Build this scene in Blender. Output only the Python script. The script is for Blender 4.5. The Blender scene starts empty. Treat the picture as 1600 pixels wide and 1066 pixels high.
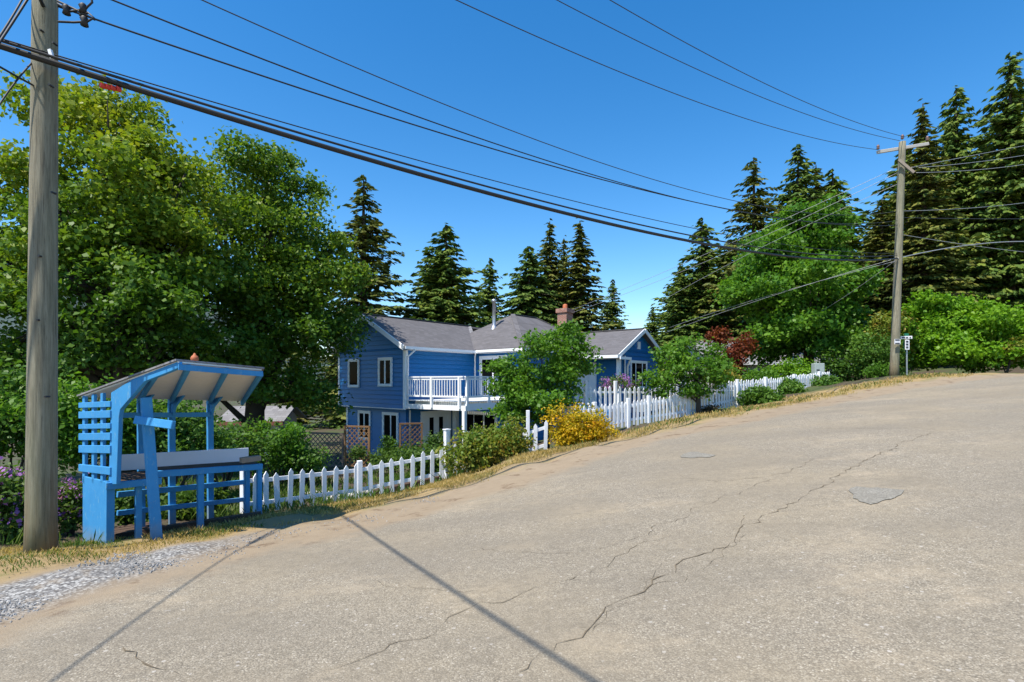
import bpy, bmesh, math, random
import numpy as np
from mathutils import Vector, Matrix
random.seed(7); RNG = np.random.default_rng(7)
SC = bpy.context.scene; COL = SC.collection
EYE, F, CX, HZ = 1.6, 800.0, 800.0, 595.0
def U(px, py, d):                                # a place seen at this pixel of the 1600 px photograph, d metres ahead
    return Vector(((px-CX)/F*d, d, EYE-(py-HZ)/F*d))

# ------------------------------------------------------------------ materials
def mat(name):
    m = bpy.data.materials.new(name); m.use_nodes = True
    nt = m.node_tree; nt.nodes.clear()
    return m, nt
def nd(nt, t, **kw):
    n = nt.nodes.new(t)
    for k, v in kw.items():
        if k.startswith('i_'): n.inputs[k[2:].replace('_', ' ')].default_value = v
        else: setattr(n, k, v)
    return n
def ramp(nt, fac, stops):
    r = nt.nodes.new('ShaderNodeValToRGB'); cr = r.color_ramp
    while len(cr.elements) < len(stops): cr.elements.new(.5)
    for e, (p, c) in zip(cr.elements, stops):
        e.position = p; e.color = (*c, 1) if len(c) == 3 else c
    nt.links.new(fac, r.inputs['Fac']); return r.outputs['Color']
def mixc(nt, fac, a, b, mode='MIX'):
    n = nt.nodes.new('ShaderNodeMix'); n.data_type = 'RGBA'; n.blend_type = mode
    for sock, v in ((n.inputs[0], fac), (n.inputs[6], a), (n.inputs[7], b)):
        if isinstance(v, (int, float)): sock.default_value = v
        elif isinstance(v, tuple): sock.default_value = (*v, 1)
        else: nt.links.new(v, sock)
    return n.outputs[2]
def math_(nt, op, a, b=None, c=None, clamp=False):
    n = nt.nodes.new('ShaderNodeMath'); n.operation = op; n.use_clamp = clamp
    for i, v in enumerate((a, b, c)):
        if v is None: continue
        if isinstance(v, (int, float)): n.inputs[i].default_value = v
        else: nt.links.new(v, n.inputs[i])
    return n.outputs[0]
def noise(nt, scale, detail=4, rough=.55, vec=None, out='Fac'):
    n = nd(nt, 'ShaderNodeTexNoise'); n.inputs['Scale'].default_value = scale
    n.inputs['Detail'].default_value = detail; n.inputs['Roughness'].default_value = rough
    if vec is not None: nt.links.new(vec, n.inputs['Vector'])
    return n.outputs[out]
def coords(nt, kind='Object', scale=None):
    tc = nd(nt, 'ShaderNodeTexCoord').outputs[kind]
    if scale:
        mp = nd(nt, 'ShaderNodeMapping'); mp.inputs['Scale'].default_value = scale
        nt.links.new(tc, mp.inputs['Vector']); return mp.outputs['Vector']
    return tc
def finish(nt, color, rough=.7, bump=None, bstr=.3, bdist=.02, metal=0, spec=.5):
    b = nd(nt, 'ShaderNodeBsdfPrincipled'); o = nd(nt, 'ShaderNodeOutputMaterial')
    if isinstance(color, tuple): b.inputs['Base Color'].default_value = (*color, 1)
    else: nt.links.new(color, b.inputs['Base Color'])
    if isinstance(rough, (int, float)): b.inputs['Roughness'].default_value = rough
    else: nt.links.new(rough, b.inputs['Roughness'])
    b.inputs['Metallic'].default_value = metal
    b.inputs['Specular IOR Level'].default_value = spec
    if bump is not None:
        bp = nd(nt, 'ShaderNodeBump'); bp.inputs['Strength'].default_value = bstr; bp.inputs['Distance'].default_value = bdist
        nt.links.new(bump, bp.inputs['Height']); nt.links.new(bp.outputs['Normal'], b.inputs['Normal'])
    nt.links.new(b.outputs[0], o.inputs[0]); return b
def painted(name, col, var=.25, scale=6, rough=.55, wear=None, wearamt=.62):
    m, nt = mat(name); v = coords(nt)
    n1 = noise(nt, scale, 6, .65, v)
    c = mixc(nt, n1, tuple(x*(1-var) for x in col), tuple(min(1, x*(1+var)) for x in col))
    if wear:
        n2 = noise(nt, scale*4, 8, .75, coords(nt, 'Object', (1, 1, .35)))
        f = ramp(nt, n2, [(wearamt, (0, 0, 0)), (wearamt+.06, (1, 1, 1))])
        c = mixc(nt, f, c, wear)
    finish(nt, c, rough, noise(nt, scale*12, 5, .6, v), .15, .01); return m
def wood(name, a, b, scale=(14, 14, 1.2), rough=.8):
    m, nt = mat(name); v = coords(nt, 'Object', scale)
    n1 = noise(nt, 2.0, 8, .7, v); n2 = noise(nt, 9, 4, .6, v)
    c = mixc(nt, n1, a, b); c = mixc(nt, math_(nt, 'MULTIPLY', n2, .35), c, tuple(x*.35 for x in a))
    finish(nt, c, rough, n2, .35, .01); return m
def plain(name, col, rough=.6, metal=0, spec=.5):
    m, nt = mat(name); n1 = noise(nt, 9, 5, .6, coords(nt))
    c = mixc(nt, n1, tuple(x*.8 for x in col), tuple(min(1, x*1.15) for x in col))
    finish(nt, c, rough, metal=metal, spec=spec); return m
def leafmat(name, cols, trans=.35, rough=.5, patch=.35):
    m, nt = mat(name)
    at = nd(nt, 'ShaderNodeAttribute', attribute_name='rnd')
    n1 = noise(nt, patch, 3, .6, coords(nt))
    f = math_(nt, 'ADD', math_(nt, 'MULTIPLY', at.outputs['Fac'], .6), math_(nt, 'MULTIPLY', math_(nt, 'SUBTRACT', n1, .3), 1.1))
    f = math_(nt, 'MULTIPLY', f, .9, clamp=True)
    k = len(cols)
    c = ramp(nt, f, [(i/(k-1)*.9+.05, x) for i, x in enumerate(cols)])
    b = nd(nt, 'ShaderNodeBsdfPrincipled'); b.inputs['Roughness'].default_value = rough
    b.inputs['Specular IOR Level'].default_value = .18
    nt.links.new(c, b.inputs['Base Color'])
    t = nd(nt, 'ShaderNodeBsdfTranslucent')
    nt.links.new(mixc(nt, 1.0, c, (1.6, 1.7, .7), 'MULTIPLY'), t.inputs['Color'])
    mx = nd(nt, 'ShaderNodeMixShader'); mx.inputs[0].default_value = trans
    nt.links.new(b.outputs[0], mx.inputs[1]); nt.links.new(t.outputs[0], mx.inputs[2])
    o = nd(nt, 'ShaderNodeOutputMaterial'); nt.links.new(mx.outputs[0], o.inputs[0]); return m
M = {}
M['white'] = painted('white_paint', (.74, .75, .77), .12, 5, .6, (.40, .39, .33), .63)
M['trim'] = painted('house_trim', (.80, .81, .82), .05, 3, .5)
def standmat():
    m, nt = mat('stand_blue'); v = coords(nt)
    c = mixc(nt, noise(nt, 3, 6, .7, v), (.026, .185, .43), (.055, .30, .60))
    chip = noise(nt, 22, 8, .8, coords(nt, 'Object', (1, 1, .3)))
    c = mixc(nt, ramp(nt, chip, [(.57, (0, 0, 0)), (.63, (.8, .8, .8))]), c, (.16, .34, .48))
    c = mixc(nt, ramp(nt, noise(nt, 34, 6, .8, v), [(.64, (0, 0, 0)), (.67, (1, 1, 1))]), c, (.26, .23, .19))
    g = noise(nt, 60, 4, .7, coords(nt, 'Object', (1, 1, .08)))
    sp = nd(nt, 'ShaderNodeSeparateXYZ'); nt.links.new(v, sp.inputs[0])
    zz = math_(nt, 'ADD', sp.outputs['Z'], math_(nt, 'MULTIPLY', noise(nt, 7, 5, .7, v), .5))
    c = mixc(nt, ramp(nt, zz, [(.25, (.75, .75, .75)), (.55, (0, 0, 0))]), c, (.20, .25, .28))
    finish(nt, c, .75, g, .3, .006, spec=.3); return m
M['standblue'] = standmat()
M['siding'] = painted('siding_blue', (.004, .135, .37), .14, 1.6, .5)
M['ply'] = wood('white_plywood', (.72, .70, .65), (.85, .83, .78), (3, 3, 3), .7)
M['backboard'] = painted('back_board', (.66, .68, .76), .08, 4, .6, (.45, .45, .45), .68)
M['darkwood'] = wood('dark_wood', (.05, .028, .018), (.11, .065, .04))
M['greywood'] = wood('grey_wood', (.20, .16, .12), (.34, .29, .24))
M['lattice'] = wood('brown_lattice', (.15, .075, .03), (.27, .15, .065))
M['oldlattice'] = wood('old_lattice', (.12, .09, .07), (.22, .17, .14))
M['bark'] = wood('bark', (.030, .026, .02), (.085, .065, .05), (6, 6, 1.5), .9)
M['metal'] = plain('galvanised', (.45, .46, .48), .4, .8)
M['cable'] = plain('black_cable', (.012, .012, .013), .55)
M['wire'] = plain('grey_wire', (.035, .035, .038), .5)
M['lightwire'] = plain('bare_wire', (.40, .40, .40), .45, .5)
M['steelgrey'] = plain('box_green_grey', (.33, .38, .35), .5)
M['red'] = plain('orange_red', (.50, .035, .02), .5)
M['terracotta'] = plain('terracotta', (.42, .12, .045), .7)
M['concrete'] = plain('concrete', (.46, .44, .40), .85)
M['stone'] = plain('pale_stone', (.38, .34, .30), .85)
M['porcelain'] = plain('insulator', (.18, .10, .08), .3)
M['green_sign'] = plain('green_sign', (.01, .16, .08), .4)
M['sign_white'] = plain('white_sign', (.78, .78, .80), .4)
M['sign_dark'] = plain('dark_marks', (.03, .035, .05), .5)
M['neighbour'] = painted('pale_wall', (.60, .57, .57), .06, 3)
M['neighbourred'] = plain('rust_trim', (.20, .07, .055), .6)
M['curtain'] = plain('interior_dark', (.02, .02, .022), .8)

def polemat():
    m, nt = mat('utility_pole_wood')
    v = coords(nt, 'Object', (9, 9, .5)); n1 = noise(nt, 3, 8, .75, v); n2 = noise(nt, 8, 6, .75, coords(nt, 'Object', (9, 9, .22)))
    c = ramp(nt, n1, [(.28, (.085, .075, .05)), (.5, (.20, .18, .125)), (.72, (.34, .31, .225))])
    geo = nd(nt, 'ShaderNodeSeparateXYZ'); nt.links.new(coords(nt), geo.inputs[0])
    z = math_(nt, 'ADD', geo.outputs['Z'], math_(nt, 'MULTIPLY', n1, .9))
    low = ramp(nt, z, [(.0, (1, 1, 1)), (.95, (.95, .95, .95)), (1.0, (0, 0, 0))])
    z2 = math_(nt, 'MULTIPLY', z, .72)
    low = ramp(nt, z2, [(.35, (1, 1, 1)), (1.0, (0, 0, 0))])
    c = mixc(nt, math_(nt, 'MULTIPLY', low, .75), c, (.15, .085, .03))
    green = ramp(nt, noise(nt, .8, 3, .5, coords(nt, 'Object', (4, 4, .4))), [(.4, (0, 0, 0)), (.7, (1, 1, 1))])
    c = mixc(nt, math_(nt, 'MULTIPLY', green, .35), c, (.13, .17, .10))
    crack = ramp(nt, n2, [(.36, (1, 1, 1)), (.43, (0, 0, 0))])
    c = mixc(nt, math_(nt, 'MULTIPLY', crack, .8), c, (.04, .033, .02))
    finish(nt, c, .85, n2, .5, .02); return m
M['pole'] = polemat()

def shinglemat(name, base=(.105, .10, .105)):
    m, nt = mat(name)
    uv = nd(nt, 'ShaderNodeUVMap').outputs[0]
    br = nd(nt, 'ShaderNodeTexBrick'); nt.links.new(uv, br.inputs['Vector'])
    br.inputs['Scale'].default_value = 1; br.inputs['Brick Width'].default_value = .30; br.inputs['Row Height'].default_value = .14
    br.inputs['Mortar Size'].default_value = .008; br.inputs['Bias'].default_value = 0
    br.inputs['Color1'].default_value = (*[x*.7 for x in base], 1); br.inputs['Color2'].default_value = (*[x*1.5 for x in base], 1)
    br.inputs['Mortar'].default_value = (*[x*.35 for x in base], 1)
    n = noise(nt, 2.5, 5, .7, uv); g = noise(nt, 90, 2, .5, uv)
    c = mixc(nt, .45, br.outputs['Color'], mixc(nt, n, tuple(x*.65 for x in base), tuple(x*1.6 for x in base)))
    c = mixc(nt, math_(nt, 'MULTIPLY', g, .3), c, (.22, .2, .2))
    finish(nt, c, .9, br.outputs['Color'], .4, .02); return m
M['shingle'] = shinglemat('roof_shingles', (.078, .075, .080)); M['shingle2'] = shinglemat('old_grey_shingles', (.17, .17, .18))
def brickmat():
    m, nt = mat('chimney_brick'); uv = nd(nt, 'ShaderNodeUVMap').outputs[0]
    br = nd(nt, 'ShaderNodeTexBrick'); nt.links.new(uv, br.inputs['Vector'])
    br.inputs['Scale'].default_value = 1; br.inputs['Brick Width'].default_value = .22; br.inputs['Row Height'].default_value = .075
    br.inputs['Mortar Size'].default_value = .008
    br.inputs['Color1'].default_value = (.24, .075, .045, 1); br.inputs['Color2'].default_value = (.36, .16, .10, 1); br.inputs['Mortar'].default_value = (.35, .31, .28, 1)
    finish(nt, br.outputs['Color'], .85, br.outputs['Fac'], .3, .01); return m
M['brick'] = brickmat()
def glassmat():
    m, nt = mat('window_glass'); b = finish(nt, (.005, .006, .007), .03, spec=.3); b.inputs['IOR'].default_value = 1.10; return m
M['glass'] = glassmat()

# ------------------------------------------------------------------ mesh builder
class MB:
    def __init__(s): s.v = []; s.f = []; s.uv = []
    def quad(s, a, b, c, d):
        n = len(s.v); a, b, c, d = map(Vector, (a, b, c, d)); s.v += [a, b, c, d]; s.f.append((n, n+1, n+2, n+3))
    def poly(s, pts):
        n = len(s.v); s.v += [Vector(p) for p in pts]; s.f.append(tuple(range(n, n+len(pts))))
    def hexa(s, p):                              # 8 corners: bottom ring then top ring
        n = len(s.v); s.v += [Vector(q) for q in p]
        for f in ((0, 3, 2, 1), (4, 5, 6, 7), (0, 1, 5, 4), (1, 2, 6, 5), (2, 3, 7, 6), (3, 0, 4, 7)): s.f.append(tuple(n+i for i in f))
    def box(s, x0, x1, y0, y1, z0, z1):
        s.hexa([(x0, y0, z0), (x1, y0, z0), (x1, y1, z0), (x0, y1, z0), (x0, y0, z1), (x1, y0, z1), (x1, y1, z1), (x0, y1, z1)])
    def beam(s, a, b, w, h, side=None):          # bar from a to b: w across (along side), h in the third direction
        a = Vector(a); b = Vector(b); d = (b-a).normalized()
        if side is None: side = d.cross(Vector((0, 0, 1))) if abs(d.z) < .95 else Vector((1, 0, 0))
        sd = Vector(side); sd = (sd-d*sd.dot(d)).normalized(); u = sd.cross(d).normalized()
        r = [(-w/2, -h/2), (w/2, -h/2), (w/2, h/2), (-w/2, h/2)]
        s.hexa([a+sd*x+u*y for x, y in r]+[b+sd*x+u*y for x, y in r])
    def prism(s, pts, off):                      # flat polygon pushed by off
        off = Vector(off); n = len(s.v); k = len(pts); pts = [Vector(p) for p in pts]
        s.v += pts+[p+off for p in pts]
        s.f.append(tuple(range(n+k-1, n-1, -1))); s.f.append(tuple(range(n+k, n+2*k)))
        for i in range(k):
            j = (i+1) % k; s.f.append((n+i, n+j, n+k+j, n+k+i))
    def tube(s, pts, rad, n=8, cap=True):
        pts = [Vector(p) for p in pts]; rs = rad if isinstance(rad, (list, tuple)) else [rad]*len(pts)
        base = len(s.v); up = None
        for i, p in enumerate(pts):
            d = (pts[min(i+1, len(pts)-1)]-pts[max(i-1, 0)]).normalized()
            if up is None:
                up = d.cross(Vector((0, 0, 1)) if abs(d.z) < .9 else Vector((1, 0, 0))).normalized()
            else: up = (up-d*up.dot(d)).normalized()
            w = d.cross(up)
            for k in range(n):
                a = 2*math.pi*k/n; s.v.append(p+(up*math.cos(a)+w*math.sin(a))*rs[i])
        for i in range(len(pts)-1):
            for k in range(n):
                k2 = (k+1) % n; A = base+i*n; s.f.append((A+k, A+k2, A+n+k2, A+n+k))
        if cap:
            s.f.append(tuple(base+k for k in range(n-1, -1, -1))); L = base+(len(pts)-1)*n; s.f.append(tuple(L+k for k in range(n)))
    def lathe(s, prof, n=16, c=(0, 0, 0)):
        c = Vector(c); b = len(s.v)
        for r, z in prof:
            for k in range(n):
                a = 2*math.pi*k/n; s.v.append(c+Vector((r*math.cos(a), r*math.sin(a), z)))
        for i in range(len(prof)-1):
            for k in range(n):
                k2 = (k+1) % n; A = b+i*n; s.f.append((A+k, A+k2, A+n+k2, A+n+k))
    def build(s, name, m, parent=None, smooth=False, uv=None, bevel=0):
        top = parent
        while top is not None and top.parent is not None: top = top.parent
        org = Vector(top.matrix_world.translation) if (top is not None and s_world(top)) else Vector((0, 0, 0))
        me = bpy.data.meshes.new(name); me.from_pydata([tuple(v-org) for v in s.v], [], s.f); me.update()
        if uv:
            l = me.uv_layers.new(); 
            for p in me.polygons:
                for li in p.loop_indices:
                    l.data[li].uv = uv(s.v[me.loops[li].vertex_index], p.normal)
        me.materials.append(M[m] if isinstance(m, str) else m)
        if smooth:
            for p in me.polygons: p.use_smooth = True
        if bevel:
            bm = bmesh.new(); bm.from_mesh(me)
            bmesh.ops.bevel(bm, geom=bm.edges[:], offset=bevel, segments=1, affect='EDGES', clamp_overlap=True)
            bm.to_mesh(me); bm.free()
        o = bpy.data.objects.new(name, me); COL.objects.link(o)
        if parent is not None: o.parent = parent
        return o
WORLDROOTS = {}
def s_world(p):                                   # unrotated roots: parts are given in world coordinates
    return WORLDROOTS.get(p.name, False)
def tag(o, label=None, cat=None, group=None, kind=None):
    if label: o['label'] = label
    if cat: o['category'] = cat
    if group: o['group'] = group
    if kind: o['kind'] = kind
    return o
def empty(name, loc, label=None, cat=None, group=None, rz=0, world=True):
    o = bpy.data.objects.new(name, None); COL.objects.link(o); o.location = loc; o.rotation_euler = (0, 0, rz)
    o.empty_display_size = .2
    o.matrix_world = Matrix.Translation(Vector(loc)) @ Matrix.Rotation(rz, 4, 'Z')
    WORLDROOTS[o.name] = world
    return tag(o, label, cat, group)
def quads_obj(name, Q, m, parent=None, rnd=None, org=None):
    """Q: (n,4,3) world quads -> one mesh with a per-face random value"""
    n = len(Q); me = bpy.data.meshes.new(name)
    V = Q.reshape(-1, 3).astype(np.float32)
    if org is not None: V = V-np.array(org, dtype=np.float32)
    me.vertices.add(n*4); me.vertices.foreach_set('co', V.ravel())
    me.loops.add(n*4); me.loops.foreach_set('vertex_index', np.arange(n*4, dtype=np.int32))
    me.polygons.add(n); me.polygons.foreach_set('loop_start', np.arange(0, n*4, 4, dtype=np.int32))
    me.update(calc_edges=True)
    a = me.attributes.new('rnd', 'FLOAT', 'FACE')
    a.data.foreach_set('value', (RNG.random(n) if rnd is None else np.asarray(rnd)).astype(np.float32))
    me.materials.append(M[m] if isinstance(m, str) else m)
    o = bpy.data.objects.new(name, me); COL.objects.link(o)
    if parent is not None: o.parent = parent
    return o
def leaf_quads(C, size, nrm=None, aspect=.7, up=.5, jit=1.0):
    """kite-shaped folded leaves at centres C (n,3)"""
    n = len(C); N = RNG.normal(size=(n, 3))*jit; N[:, 2] += up
    if nrm is not None: N += nrm
    N /= np.linalg.norm(N, axis=1, keepdims=True)+1e-9
    A = np.cross(N, RNG.normal(size=(n, 3))); A /= np.linalg.norm(A, axis=1, keepdims=True)+1e-9
    B = np.cross(N, A); s = (np.asarray(size)*RNG.uniform(.65, 1.35, n))[:, None] if np.ndim(size) == 0 else np.asarray(size)[:, None]
    fold = N*s*.14
    return np.stack([C-A*s*.5, C+B*s*aspect*.5-A*s*.05+fold, C+A*s*.5, C-B*s*aspect*.5-A*s*.05+fold], axis=1)

# ------------------------------------------------------------------ terrain
CP = [(0, 0, -1.6), (0, 3, -1.66), (-2.6, 3, -1.76), (-4, 4.2, -1.86), (3, 3, -1.38), (6, 4, -1.1), (10, 6, -.65),
      (-5.43, 5.9, -1.95), (-5.4, 6.8, -2.20), (-4.09, 8.3, -2.21), (-2.1, 8.2, -2.05), (0, 8, -1.75), (0, 12, -1.82),
      (-4.88, 9.3, -2.47), (-4.6, 9.8, -2.52), (-3.3, 11, -2.56), (-1.73, 12, -2.42), (.78, 13, -1.9), (4.1, 16.4, -1.43), (6.5, 18, -1.22),
      (11.8, 22, -.47), (15.3, 24, -.15), (16.4, 22, .19), (24, 24, .36), (22, 20, .25), (12, 14, -.45), (18, 12, .1), (25, 10, .6),
      (-5, 24, -3.75), (-10, 24, -3.75), (-9, 17, -3.3), (-9.5, 10, -2.5), (-14, 10, -2.8), (-5, 16, -3.25), (-1.5, 18, -3.2), (0, 21, -3.3), (2, 18, -2.4),
      (5, 21, -1.9), (8, 24, -1.5), (12, 30, -1.0), (-25, 20, -4), (-20, 40, -5), (0, 45, -3.5), (20, 45, .2), (40, 40, 1.8), (60, 20, 2.5), (35, 15, 1.2),
      (-3, -10, -1.5), (10, -10, -.6), (-12, 1, -2.2), (-30, -10, -3), (30, -15, 1), (30, 26, .2), (24, 27, .0), (-60, 60, -6), (60, 70, 2), (0, 80, -3)]
CPa = np.array(CP)
def _k(r2): return np.where(r2 > 1e-12, r2*np.log(np.maximum(r2, 1e-12)), 0)
def _fit():
    n = len(CPa); P = CPa[:, :2]; D = ((P[:, None]-P[None])**2).sum(-1)
    A = np.zeros((n+3, n+3)); A[:n, :n] = _k(D)+np.eye(n)*.35; A[:n, n] = 1; A[:n, n+1:] = P; A[n, :n] = 1; A[n+1:, :n] = P.T
    b = np.zeros(n+3); b[:n] = CPa[:, 2]; return np.linalg.solve(A, b)
W_ = _fit()
def T(x, y):
    x = np.atleast_1d(np.asarray(x, float)); y = np.atleast_1d(np.asarray(y, float)); n = len(CPa)
    xc = np.clip(x, -70, 70); yc = np.clip(y, -25, 85)
    z = np.full(x.shape, W_[n])+W_[n+1]*xc+W_[n+2]*yc
    for i in range(n): z += W_[i]*_k((xc-CPa[i, 0])**2+(yc-CPa[i, 1])**2)
    return np.clip(z, -8, 5)+EYE
def G(x, y): return float(T(x, y)[0])
def onground(px, py, dmax=60):                    # where the sight line through a pixel meets the terrain
    ds = np.concatenate([np.linspace(1.2, 30, 1500), np.linspace(30, dmax, 300)])
    zs = EYE-(py-HZ)/F*ds; g = T((px-CX)/F*ds, ds); k = np.argmax(zs <= g)
    if zs[k] > g[k]: k = len(ds)-1
    d = ds[k]; x = (px-CX)/F*d; return Vector((x, d, G(x, d)))
EDGE_PX = [(-120, 1020), (0, 975), (130, 930), (270, 890), (420, 852), (590, 815), (720, 778), (850, 738), (1000, 693), (1100, 670), (1200, 650), (1300, 629), (1400, 609), (1500, 595)]
EDGE = [onground(*p) for p in EDGE_PX]
EDGE = [Vector((-9, -3, 0))]+EDGE+[EDGE[-1]+(EDGE[-1]-EDGE[-2]).normalized()*40]
EP = np.array([(p.x, p.y) for p in EDGE])
def edist(x, y):
    """signed distance to the road edge, positive on the garden side"""
    x = np.asarray(x, float); y = np.asarray(y, float); best = np.full(x.shape, 1e9); sg = np.ones(x.shape)
    for i in range(len(EP)-1):
        a, b = EP[i], EP[i+1]; d = b-a; L2 = d@d
        t = np.clip(((x-a[0])*d[0]+(y-a[1])*d[1])/L2, 0, 1)
        qx = x-a[0]-t*d[0]; qy = y-a[1]-t*d[1]; r = np.hypot(qx, qy); s = np.sign(d[0]*(y-a[1])-d[1]*(x-a[0]))
        m = r < best-1e-9; best = np.where(m, r, best); sg = np.where(m, s, sg)
    return best*np.where(sg == 0, 1, sg)

def groundmat():
    m, nt = mat('ground_and_asphalt'); v = coords(nt)
    d = nd(nt, 'ShaderNodeAttribute', attribute_name='edge').outputs['Fac']
    gr = nd(nt, 'ShaderNodeAttribute', attribute_name='gravel').outputs['Fac']
    big = noise(nt, 1.1, 5, .6, v); mid = noise(nt, 5, 6, .65, v); fine = noise(nt, 60, 4, .7, v)
    dd = math_(nt, 'ADD', d, math_(nt, 'MULTIPLY', math_(nt, 'SUBTRACT', big, .5), 1.1))
    dd = math_(nt, 'ADD', dd, math_(nt, 'MULTIPLY', math_(nt, 'SUBTRACT', mid, .5), .55))
    # asphalt with exposed aggregate
    vo = nd(nt, 'ShaderNodeTexVoronoi'); vo.inputs['Scale'].default_value = 100; nt.links.new(v, vo.inputs['Vector'])
    vo2 = nd(nt, 'ShaderNodeTexVoronoi'); vo2.inputs['Scale'].default_value = 24; nt.links.new(v, vo2.inputs['Vector'])
    sx = nd(nt, 'ShaderNodeSeparateColor'); nt.links.new(vo.outputs['Color'], sx.inputs[0])
    sx2 = nd(nt, 'ShaderNodeSeparateColor'); nt.links.new(vo2.outputs['Color'], sx2.inputs[0])
    ag = ramp(nt, sx.outputs[0], [(0, (.165, .139, .102)), (.35, (.270, .231, .171)), (.72, (.318, .274, .205)), (.95, (.39, .345, .265)), (1, (.53, .48, .39))])
    gap = ramp(nt, vo.outputs['Distance'], [(.35, (0, 0, 0)), (.75, (1, 1, 1))])
    asp = mixc(nt, math_(nt, 'MULTIPLY', gap, .55), ag, (.095, .083, .066))
    spot = math_(nt, 'GREATER_THAN', sx2.outputs[1], .955)
    asp = mixc(nt, math_(nt, 'MULTIPLY', spot, math_(nt, 'LESS_THAN', vo2.outputs['Distance'], .3)), asp, (.42, .385, .335))
    stain = noise(nt, .45, 5, .6, v); stain2 = noise(nt, 2.2, 5, .65, v)
    asp = mixc(nt, ramp(nt, stain, [(.44, (0, 0, 0)), (.60, (.55, .55, .55))]), asp, (.27, .222, .150))
    sandy = noise(nt, .9, 6, .75, coords(nt, 'Object', (.6, 1, 1))); asp = mixc(nt, ramp(nt, sandy, [(.53, (0, 0, 0)), (.66, (.45, .45, .45))]), asp, (.38, .31, .215))
    asp = mixc(nt, ramp(nt, stain2, [(.50, (0, 0, 0)), (.72, (.35, .35, .35))]), asp, (.19, .16, .115))
    lane = noise(nt, .55, 4, .6, coords(nt, 'Object', (.45, 1.3, 1))); asp = mixc(nt, ramp(nt, lane, [(.38, (0, 0, 0)), (.58, (.75, .75, .75))]), asp, mixc(nt, .6, asp, (.175, .152, .118)))
    mot = noise(nt, 11, 6, .75, v); asp = mixc(nt, ramp(nt, mot, [(.34, (.45, .45, .45)), (.52, (0, 0, 0))]), asp, (.14, .12, .09))
    # dirt, gravel, dry grass, soil
    dirt = mixc(nt, mid, (.22, .165, .105), (.36, .29, .20)); dirt = mixc(nt, math_(nt, 'MULTIPLY', fine, .5), dirt, (.16, .12, .08))
    dirt = mixc(nt, ramp(nt, noise(nt, 2.6, 5, .7, v), [(.56, (0, 0, 0)), (.66, (.8, .8, .8))]), dirt, (.13, .085, .05))
    vg = nd(nt, 'ShaderNodeTexVoronoi'); vg.inputs['Scale'].default_value = 38; nt.links.new(v, vg.inputs['Vector'])
    sg = nd(nt, 'ShaderNodeSeparateColor'); nt.links.new(vg.outputs['Color'], sg.inputs[0])
    grav = ramp(nt, sg.outputs[0], [(0, (.13, .125, .12)), (.5, (.28, .27, .255)), (1, (.48, .47, .44))])
    grav = mixc(nt, ramp(nt, vg.outputs['Distance'], [(.3, (0, 0, 0)), (.8, (.85, .85, .85))]), grav, (.06, .055, .05))
    straw = mixc(nt, noise(nt, 30, 5, .8, coords(nt, 'Object', (1, .3, 1))), (.18, .125, .06), (.40, .29, .14))
    straw = mixc(nt, ramp(nt, noise(nt, 1.6, 4, .6, v), [(.50, (0, 0, 0)), (.66, (.75, .75, .75))]), straw, (.085, .12, .022))
    soil = mixc(nt, mid, (.045, .032, .02), (.10, .075, .05))
    soil = mixc(nt, ramp(nt, noise(nt, .5, 4, .6, v), [(.42, (0, 0, 0)), (.6, (.8, .8, .8))]), soil, (.055, .085, .022))
    c = mixc(nt, ramp(nt, math_(nt, 'MULTIPLY_ADD', dd, .5, .5), [(.22, (0, 0, 0)), (.42, (1, 1, 1))]), asp, dirt)
    gm = math_(nt, 'MULTIPLY', gr, ramp(nt, mid, [(.30, (.25, .25, .25)), (.5, (1, 1, 1))]), clamp=True)
    c = mixc(nt, gm, c, grav)
    stm = ramp(nt, math_(nt, 'MULTIPLY_ADD', math_(nt, 'SUBTRACT', dd, math_(nt, 'MULTIPLY', gr, .35)), .5, 0), [(.36, (0, 0, 0)), (.66, (1, 1, 1))])
    c = mixc(nt, stm, c, straw)
    c = mixc(nt, ramp(nt, math_(nt, 'MULTIPLY', dd, .2), [(.52, (0, 0, 0)), (.66, (1, 1, 1))]), c, soil)
    h = math_(nt, 'ADD', math_(nt, 'MULTIPLY', vo.outputs['Distance'], -.8), math_(nt, 'MULTIPLY', fine, .8))
    finish(nt, c, .92, h, .35, .012, spec=.3); return m
M['ground'] = groundmat()
def axis(lo, hi, fine_lo, fine_hi, step, grow=1.10):
    a = list(np.arange(fine_lo, fine_hi, step)); s = step; x = a[-1]
    while x < hi: s = min(s*grow, 90); x += s; a.append(x)
    s = step; x = a[0]; pre = []
    while x > lo: s = min(s*grow, 90); x -= s; pre.append(x)
    return np.array(pre[::-1]+a)
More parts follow.
